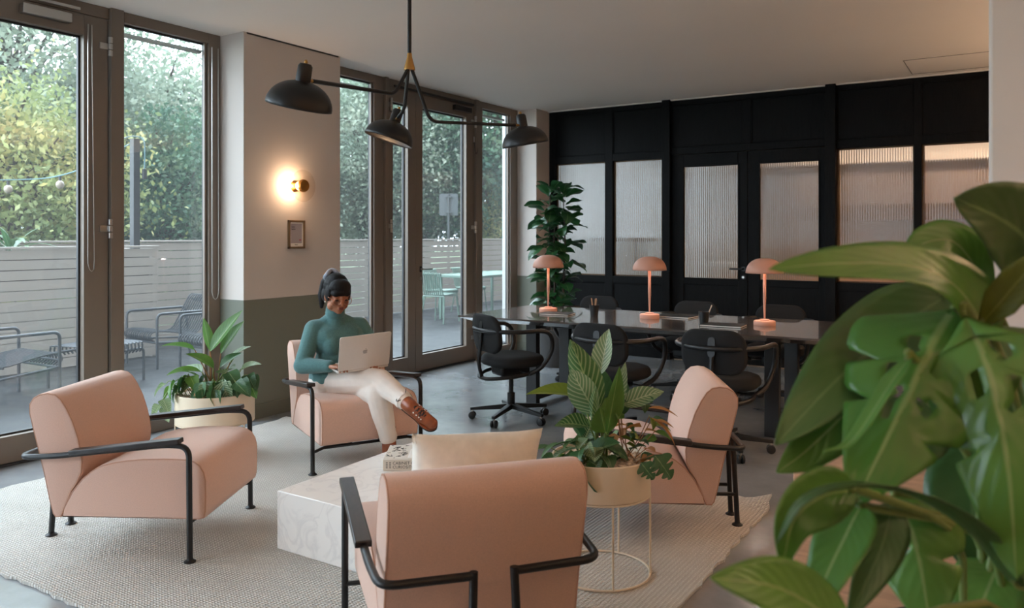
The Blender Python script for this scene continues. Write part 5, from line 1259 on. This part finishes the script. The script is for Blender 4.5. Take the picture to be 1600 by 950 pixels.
MB().tube(curve([na_, na_.lerp(nb_, .3), na_.lerp(nb_, .5), na_.lerp(nb_, .75), nb_], 12), [.064, .0625, .061, .0605, .061, .062, .0615, .0605, .0605, .061, .0605, .059, .056], 28).build('turtleneck_collar', 'sweater', swo, sharp=180)
# trousers
tr = MB()
tr.cap((-.02, -.335, .462), .118, (.15, -.335, .462), .118)
for (a, b, c), (r1, r2, r3) in (((HIR, KNR, ANR), (.100, .071, .050)), ((HIL, KNL, ANL), (.095, .073, .052))):
    tr.cap(a, r1, a.lerp(b, .6), r1*.5+r2*.5+.004); tr.cap(a.lerp(b, .6), r1*.5+r2*.5+.004, b, r2); tr.cap(b, r2, b.lerp(c, .45), r2*.92); tr.cap(b.lerp(c, .45), r2*.92, b.lerp(c, .86), r3)
    for q in (.80, .9): tr.cap(b.lerp(c, q), r3+.003, b.lerp(c, q+.03), r3+.003)
trm = remesh(tr, .0068, 4, .5); trm.materials.append(MT['trousers']); tro = link('trousers', trm, ps)
for (b, c) in ((KNR, ANR), (KNL, ANL)):
    MB().tube([b.lerp(c, .86), b.lerp(c, .97)], .0535, 24, caps=False).build('trouser_cuff', 'trousers', tro)
# boots
def boot(an, sh, f, sn):
    """an ankle, sh shaft direction (down the leg), f toe direction, sn direction the sole faces"""
    sh = V(sh).normalized(); f = V(f).normalized(); sn = (V(sn)-f*V(sn).dot(f)).normalized(); s_ = sn.cross(f)
    rt_ = an+sh*.055; tc_ = rt_+f*.15+sn*.006
    b = MB(); b.cap(an-sh*.045, .044, rt_, .041); b.cap(rt_-f*.015+sn*.01, .040, rt_+f*.05, .040); b.cap(rt_+f*.04+sn*.004, .040, tc_, .033)
    b.ell(tc_, (.036, .036, .034)); b.cap(rt_-f*.03+sn*.02, .030, rt_+f*.05+sn*.016, .030); b.cap(rt_+f*.08+sn*.012-s_*.012, .032, rt_+f*.08+sn*.012+s_*.012, .032)
    me = remesh(b, .005, 4, .5); me.materials.append(MT['boot']); o = link('boot', me, ps)
    out = smooth_outline([(-.062, 0), (-.05, .03), (0, .036), (.06, .036), (.115, .044), (.165, .037), (.190, 0), (.165, -.037), (.115, -.042), (.06, -.034), (0, -.034), (-.05, -.03)], 36)
    M = basis(f, s_, sn, rt_+sn*.038)
    MB().prism(out, 0, .016, M).build('sole', 'sole', o, bevel=.003); MB().prism([(x*.98, y*.97) for x, y in out], -.010, 0, M).build('welt', 'boot', o)
    MB().prism([(-.06, -.03), (.0, -.033), (.0, .033), (-.06, .03)], .016, .03, M).build('heel', 'sole', o, bevel=.003)
    path = curve([an-sh*.035-sn*.044+f*.012, an+sh*.01-sn*.042+f*.02, rt_-sn*.036+f*.035, rt_-sn*.032+f*.075, rt_-sn*.024+f*.105], 8)
    lc = MB()
    for k in range(8):
        c, c2 = path[k], path[k+1]; w = .023
        lc.tube([c-s_*w+sn*.010, (c+c2)/2-sn*.004, c2+s_*w+sn*.010], .004, 5); lc.tube([c+s_*w+sn*.010, (c+c2)/2-sn*.006, c2-s_*w+sn*.010], .004, 5)
    c = path[0]-sn*.002
    lc.tube(curve([c, c-sn*.015+s_*.03-sh*.012, c-sn*.02+s_*.05-sh*.03, c-sn*.012+s_*.03-sh*.038, c-sn*.004], 12), .002, 5)
    lc.tube(curve([c, c-sn*.015-s_*.025-sh*.02, c-sn*.02-s_*.04-sh*.035], 8), .002, 5)
    lc.build('laces', 'sole', o)
    for k in range(0, 8):
        for sg in (-1, 1): MB().ell(path[k]+s_*sg*.026+sn*.012, (.0055, .0055, .0055), None, 6, 4).build('eyelet', 'white', o)
boot(ANR, ANR-KNR, lRT*.80-UP*.58-lFW*.15, lFW*.8-UP*.35-lRT*.3)
boot(V((-.09, .115, .11)), (0, .02, -1), (-.22, 1, 0), (0, 0, -1))
# hair: swept up, straight fringe, tail at the nape
hr = MB()
hell(hr, (0, -.028, .042), (.082, .090, .086)); hell(hr, (0, .045, .062), (.071, .054, .050)); hell(hr, (0, .070, .036), (.060, .032, .030)); hell(hr, (-.035, .066, .026), (.030, .030, .026)); hell(hr, (.035, .066, .026), (.030, .030, .026))
for s_ in (-1, 1): hell(hr, (s_*.068, .012, .012), (.016, .040, .050)); hell(hr, (s_*.070, .036, -.006), (.008, .016, .034)); hell(hr, (s_*.060, -.045, -.02), (.024, .045, .05))
hell(hr, (0, -.085, .055), (.045, .040, .045))
hr.cap(hp(.01, -.115, .075), .036, hp(.03, -.145, .02), .032); hr.cap(hp(.03, -.145, .02), .032, hp(.045, -.14, -.05), .026); hr.cap(hp(.045, -.14, -.06), .028, hp(.05, -.115, -.135), .012)
hm = remesh(hr, .0045, 3, .5); hm.materials.append(MT['hair']); ho = link('hair', hm, ps)
sc_ = [hp(.01+.043*math.cos(a), -.098+.012*math.sin(a*3), .085+.036*math.sin(a)) for a in [2*PI*k/20 for k in range(20)]]
MB().tube(sc_, .014, 8, closed=True).build('hair_tie', 'scrunchie', ho, sharp=180)
# face details
for s_ in (-1, 1):
    e = MB(); hell(e, (s_*.031, .0905, -.0145), (.0125, .006, .0035), 12, 6); e.build('eye', 'ink', ps, sharp=180)
lp = MB(); hell(lp, (0, .0975, -.0645), (.021, .0065, .0045), 12, 6); hell(lp, (0, .096, -.0730), (.018, .0065, .0048), 12, 6); lp.build('lips', 'lips', ps, sharp=180)
gl = MB()
for s_ in (-1, 1):
    gl.tube([hp(s_*.034+.0265*math.cos(a), .112-.25*abs(s_*.034+.0265*math.cos(a))**1.5, -.016+.0245*math.sin(a)) for a in [2*PI*k/28 for k in range(28)]], .0019, 6, closed=True)
    gl.tube([hp(s_*.060, .106, -.006), hp(s_*.074, .06, -.004), hp(s_*.078, .0, -.006)], .0017, 6)
gl.tube([hp(-.009, .113, -.010), hp(0, .116, -.006), hp(.009, .113, -.010)], .0018, 6)
go = gl.build('glasses', 'gold', ps, sharp=180)
for s_ in (-1, 1):
    MB().lathe([(.001, 0), (.0255, 0), (.0255, .001), (.001, .001)], 24, M=HM @ Matrix.Translation((s_*.034, .1095, -.016)) @ Matrix.Rotation(-PI/2-.0, 4, 'X') @ Matrix.Rotation(0, 4, 'Y'), cap=False).build('lens', 'lens', go)
MB().ell(hp(.076, .004, -.052), (.0055, .0055, .0055), None, 8, 6).build('earring', 'white', ps)
# laptop resting on the thighs
lt = thing('laptop', 'open silver laptop on the lap of the seated person', 'laptop', (0, 0, 0))
fwB = V((math.cos(R(-27.5)), math.sin(R(-27.5)), 0)); rtB = V((fwB.y, -fwB.x, 0)); oB = V((-3.31, 3.58, ZR))
hinge_c = oB+rtB*.035+fwB*.02+UP*.585
lt.matrix_world = Matrix.Translation(hinge_c) @ basis(rtB, fwB, UP) @ Matrix.Rotation(R(3.5), 4, 'Y') @ Matrix.Rotation(R(-4), 4, 'X')
MB().prism(rrect(.318, .215, .012), 0, .013, Matrix.Translation((0, -.1075, 0))).build('base', 'laptop', lt, bevel=.002)
kb = MB()
for r_ in range(5):
    for c_ in range(13): kb.box((-.13+.0202*c_, -.05-.0195*r_, .013), (-.13+.0202*c_+.017, -.034-.0195*r_, .0138))
k_ = kb.build('keyboard', 'black', lt); k_['kind'] = 'stuff'
TL_ = Matrix.Translation((0, .003, .013)) @ Matrix.Rotation(R(-16), 4, 'X')
sc2 = MB().prism(rrect(.318, .222, .012), -.003, .003, TL_ @ basis((1, 0, 0), (0, 0, 1), (0, -1, 0), (0, 0, .113))).build('lid', 'laptop', lt, bevel=.0015)
MB().box((-.148, -.0042, .014), (.148, -.0036, .212), TL_).build('screen', 'black', sc2)
ap = smooth_outline([(0, .010), (.009, .012), (.014, .006), (.0105, .001), (.013, -.006), (.006, -.014), (0, -.012), (-.006, -.014), (-.013, -.005), (-.0135, .005), (-.008, .012)], 40)
mk = MB().prism(ap, .003, .0034, TL_ @ basis((-1, 0, 0), (0, 0, 1), (0, 1, 0), (0, 0, .113)))
mk.prism(smooth_outline([(.001, .014), (.006, .016), (.007, .021), (.002, .019)], 12), .003, .0034, TL_ @ basis((-1, 0, 0), (0, 0, 1), (0, 1, 0), (0, 0, .113)))
mk.build('lid_emblem', 'laptop_mark', sc2)
# ================================================================== FOREGROUND PLANT, OAK CABINET
cb = thing('oak_cabinet', 'light oak cabinet behind the large foreground plant', 'cabinet', (-.53, 2.27, 0))
MB().box((.02, .02, 0), (1.48, .50, .07)).build('plinth', 'blackmetal', cb)
MB().box((0, .018, .07), (1.5, .52, .845)).build('body', 'oak', cb, bevel=.003)
MB().box((-.012, -.012, .845), (1.512, .532, .87)).build('top', 'oak', cb, bevel=.003)
for k in range(3):
    d_ = MB().box((.006+.497*k, 0, .08), (.497*(k+1), .018, .838)).build('door', 'oak', cb, bevel=.002)
    MB().lathe([(.008, 0), (.012, .018), (.001, .02)], 12, M=Matrix.Translation((.46+.497*k, 0, .62)) @ Matrix.Rotation(PI/2, 4, 'X')).build('knob', 'brass', d_)
tl = thing('cone_lamp', 'white cone-shaded lamp on the oak cabinet behind the broad leaves', 'lamp', (.18, 2.53, .87))
MB().lathe([(.08, 0), (.08, .014), (.012, .02)], 24).build('base', 'white', tl, bevel=.002); MB().tube([(0, 0, .015), (0, 0, .40)], .008, 10).build('stem', 'brass', tl)
sh_ = MB().lathe([(.155, .33), (.05, .62)], 40, cap=False).build('shade', 'white', tl, sharp=180); so = sh_.modifiers.new('thickness', 'SOLIDIFY'); so.thickness = .003
MB().tube([(-.05, 0, .615), (.05, 0, .615)], .003, 6).tube([(0, 0, .39), (0, 0, .615)], .004, 6).build('shade_carrier', 'brass', tl)
pot = thing('floor_pot', 'round charcoal pot of the large foreground plant', 'pot', (-.04, 1.70, 0))
MB().lathe([(.001, 0), (.17, 0), (.175, .01), (.215, .62), (.21, .63), (.198, .63), (.192, .57), (.001, .57)], 40, cap=False).build('pot_body', 'pot', pot)
MB().lathe([(.001, .578), (.192, .578)], 32, cap=False).build('soil', 'soil', pot)
FGL = [
    ('ovate', 'mon_dark', [(0.075, 1.779, 1.27), (0.027, 1.689, 1.376), (-0.028, 1.595, 1.43), (-0.09, 1.508, 1.464)], 0.0919, -25, 0.12, 'ovate'),
    ('strap', 'mon', [(-0.049, 1.806, 1.274), (-0.072, 1.756, 1.344), (-0.104, 1.712, 1.389), (-0.145, 1.663, 1.389), (-0.178, 1.618, 1.359)], 0.041, -10, 0.1, 'strap'),
    ('strap', 'mon_olive', [(-0.056, 1.861, 1.27), (-0.069, 1.853, 1.334), (-0.087, 1.842, 1.399)], 0.0142, 30, 0.1, 'strap'),
    ('taper', 'mon', [(-0.046, 1.69, 1.195), (-0.067, 1.593, 1.277), (-0.109, 1.496, 1.333), (-0.165, 1.4, 1.356), (-0.238, 1.271, 1.358), (-0.304, 1.17, 1.352)], 0.0654, 0, 0.12, 'taper'),
    ('ovate', 'mon_dark', [(-0.118, 1.941, 1.262), (-0.175, 1.904, 1.269), (-0.25, 1.856, 1.193)], 0.041, 0, 0.1, 'ovate'),
    ('ovate', 'mon_dark', [(-0.12, 1.762, 1.284), (-0.19, 1.657, 1.227), (-0.268, 1.489, 1.149), (-0.351, 1.389, 1.044)], 0.0833, -8, 0.1, 'ovate'),
    ('mon', 'mon', [(-0.094, 1.577, 1.277), (-0.119, 1.501, 1.228), (-0.156, 1.418, 1.131), (-0.213, 1.311, 0.987)], 0.1318, 0, 0.08, 'monA'),
    ('mon', 'mon', [(-0.078, 1.516, 1.274), (-0.04, 1.457, 1.188), (-0.014, 1.414, 1.051), (-0.003, 1.385, 0.895)], 0.0965, 6, 0.08, 'monB'),
    ('strap', 'mon_olive', [(-0.052, 1.556, 1.253), (-0.024, 1.538, 1.294), (0.011, 1.525, 1.342), (0.049, 1.514, 1.377)], 0.0278, 10, 0.15, 'strap'),
    ('taper', 'mon_dark', [(-0.002, 1.54, 0.829), (-0.059, 1.386, 0.955), (-0.127, 1.247, 1.034), (-0.192, 1.158, 1.06), (-0.242, 1.102, 1.045), (-0.273, 1.083, 0.99)], 0.0348, 55, 0.2, 'strap'),
    ('ovate', 'mon', [(-0.204, 1.257, 1.027), (-0.24, 1.211, 1.024), (-0.27, 1.168, 0.995), (-0.281, 1.149, 0.932)], 0.04, -30, 0.2, 'ovate'),
    ('ovate', 'mon', [(-0.192, 1.158, 0.86), (-0.256, 1.058, 0.942), (-0.326, 0.978, 0.971)], 0.0431, -12, 0.1, 'ovate'),
    ('ovate', 'mon', [(-0.204, 1.316, 0.987), (-0.226, 1.255, 0.934), (-0.261, 1.186, 0.835)], 0.0437, 20, 0.15, 'ovate'),
    ('mon', 'mon', [(-0.187, 1.541, 0.948), (-0.149, 1.517, 0.874), (-0.123, 1.487, 0.746)], 0.0897, 0, 0.1, 'monC'),
    ('ovate', 'mon_dark', [(-0.174, 1.431, 0.96), (-0.187, 1.387, 0.898), (-0.225, 1.327, 0.8)], 0.0368, -25, 0.15, 'ovate'),
    ('ovate', 'mon', [(-0.033, 1.758, 0.783), (-0.052, 1.71, 0.737), (-0.085, 1.653, 0.657)], 0.0615, 0, 0.1, 'ovate'),
    ('ovate', 'mon', [(-0.204, 1.59, 1.177), (-0.262, 1.517, 1.085), (-0.313, 1.46, 1.025), (-0.354, 1.411, 0.99)], 0.0473, -25, 0.12, 'ovate'),
    ('mon', 'mon_dark', [(-0.065, 1.796, 1.237), (-0.002, 1.777, 1.133), (0.047, 1.749, 0.991)], 0.1026, 0, 0.1, 'monD'),
    ('taper', 'mon', [(-0.152, 1.445, 1.2), (-0.176, 1.37, 1.158), (-0.217, 1.308, 1.085), (-0.248, 1.265, 1.075)], 0.0216, 40, 0.2, 'strap'),
    ('ovate', 'mon_dark', [(-0.122, 1.82, 1.025), (-0.23, 1.751, 1.0), (-0.328, 1.688, 1.013)], 0.0772, 0, 0.1, 'ovate'),
    ('ovate', 'mon_dark', [(-0.056, 1.861, 0.974), (-0.077, 1.824, 0.852), (-0.034, 1.816, 0.7)], 0.089, 0, 0.1, 'ovate'),
]

bp_ = thing('monstera_plant', 'large glossy green foreground plant with split leaves at the right', 'plant', (-.04, 1.70, .578))
PO = V((-.04, 1.70, .578)); AISLE = V((0, 0, 1.4))      # the leaves turn toward the open room
CUTS = {'monA': ([(.42, .022, .55, 1), (.62, .02, .5, 1), (.52, .02, .5, -1), (.70, .02, .45, -1)], [(.36, .22, .05, .09), (.52, .30, .07, .08), (.44, -.26, .06, .08), (.66, .20, .06, .07), (.62, -.30, .05, .09)]),
        'monB': ([(.26, .02, .62, -1), (.46, .025, .55, -1), (.55, .025, .5, 1)], [(.20, -.3, .06, .10), (.36, .25, .06, .09), (.38, -.35, .07, .10)]),
        'monC': ([(.4, .03, .45, 1), (.55, .03, .5, -1)], [(.5, .3, .05, .1)]), 'monD': ([(.35, .03, .5, -1), (.6, .03, .5, -1)], [])}
def blade(shape, mat, pts, hw, roll, cup, nm, seed):
    na = 44; mid = curve([V(p)-PO for p in pts], na); side = []
    for i in range(na+1):
        tg = (mid[min(i+1, na)]-mid[max(i-1, 0)]).normalized(); vw = (AISLE-PO-mid[i]).normalized()
        n0 = (vw+UP*.55); n0 = (n0-tg*n0.dot(tg)).normalized(); s = tg.cross(n0).normalized()
        s = Matrix.Rotation(R(roll), 3, tg) @ s; side.append(s)
    if shape == 'mon':
        cuts, holes = CUTS[nm]; return monstera_leaf('leaf', 0, hw*2, mat, cuts, holes, cup=-cup*3.5, na=na, nx=14, seed=seed, mid=mid, side=side), mid
    def w(s):
        if shape == 'strap': return min(1, .30+s*2.2)*min(1, (1-s)*2.4)**.6
        if shape == 'taper': return min(1, .35+s*3.2)*max(.0, 1-s)**.62*1.15
        return math.sin(PI*s**.66)**.75
    vs = []; fs = []; uv = []; nx = 8
    for i in range(na+1):
        s = i/na; tg = (mid[min(i+1, na)]-mid[max(i-1, 0)]).normalized(); nn = side[i].cross(tg).normalized(); ww = max(.001, w(s)*hw)
        for k in range(nx+1):
            u = k/nx*2-1; vs.append(mid[i]+side[i]*u*ww-nn*(-cup*abs(u)**1.5*ww)+nn*(.02*hw*math.sin(s*13+u*2+seed))); uv.append((.5+u/2, s))
    for i in range(na):
        for k in range(nx): q = i*(nx+1)+k; fs.append((q, q+1, q+nx+2, q+nx+1))
    me = MB().add(vs, fs, uv).mesh('leaf', 180); me.materials.append(MT[mat]); return me, mid
for i, (shape, mat, pts, hw, roll, cup, nm) in enumerate(FGL):
    me, mid = blade(shape, mat, pts, hw, roll, cup, nm, i); o = link('leaf', me, bp_)
    sd = o.modifiers.new('thickness', 'SOLIDIFY'); sd.thickness = .0012
    b1 = mid[0]; r0 = V((random.uniform(-.06, .06), random.uniform(-.06, .06), -.01))
    MB().tube(curve([r0, r0.lerp(b1, .5)+V((.06, .16, .06)), b1+V((.01, .03, -.01)), b1, mid[1]], 14), [.007]*9+[.005]*6, 8).build('petiole', 'stem', bp_)
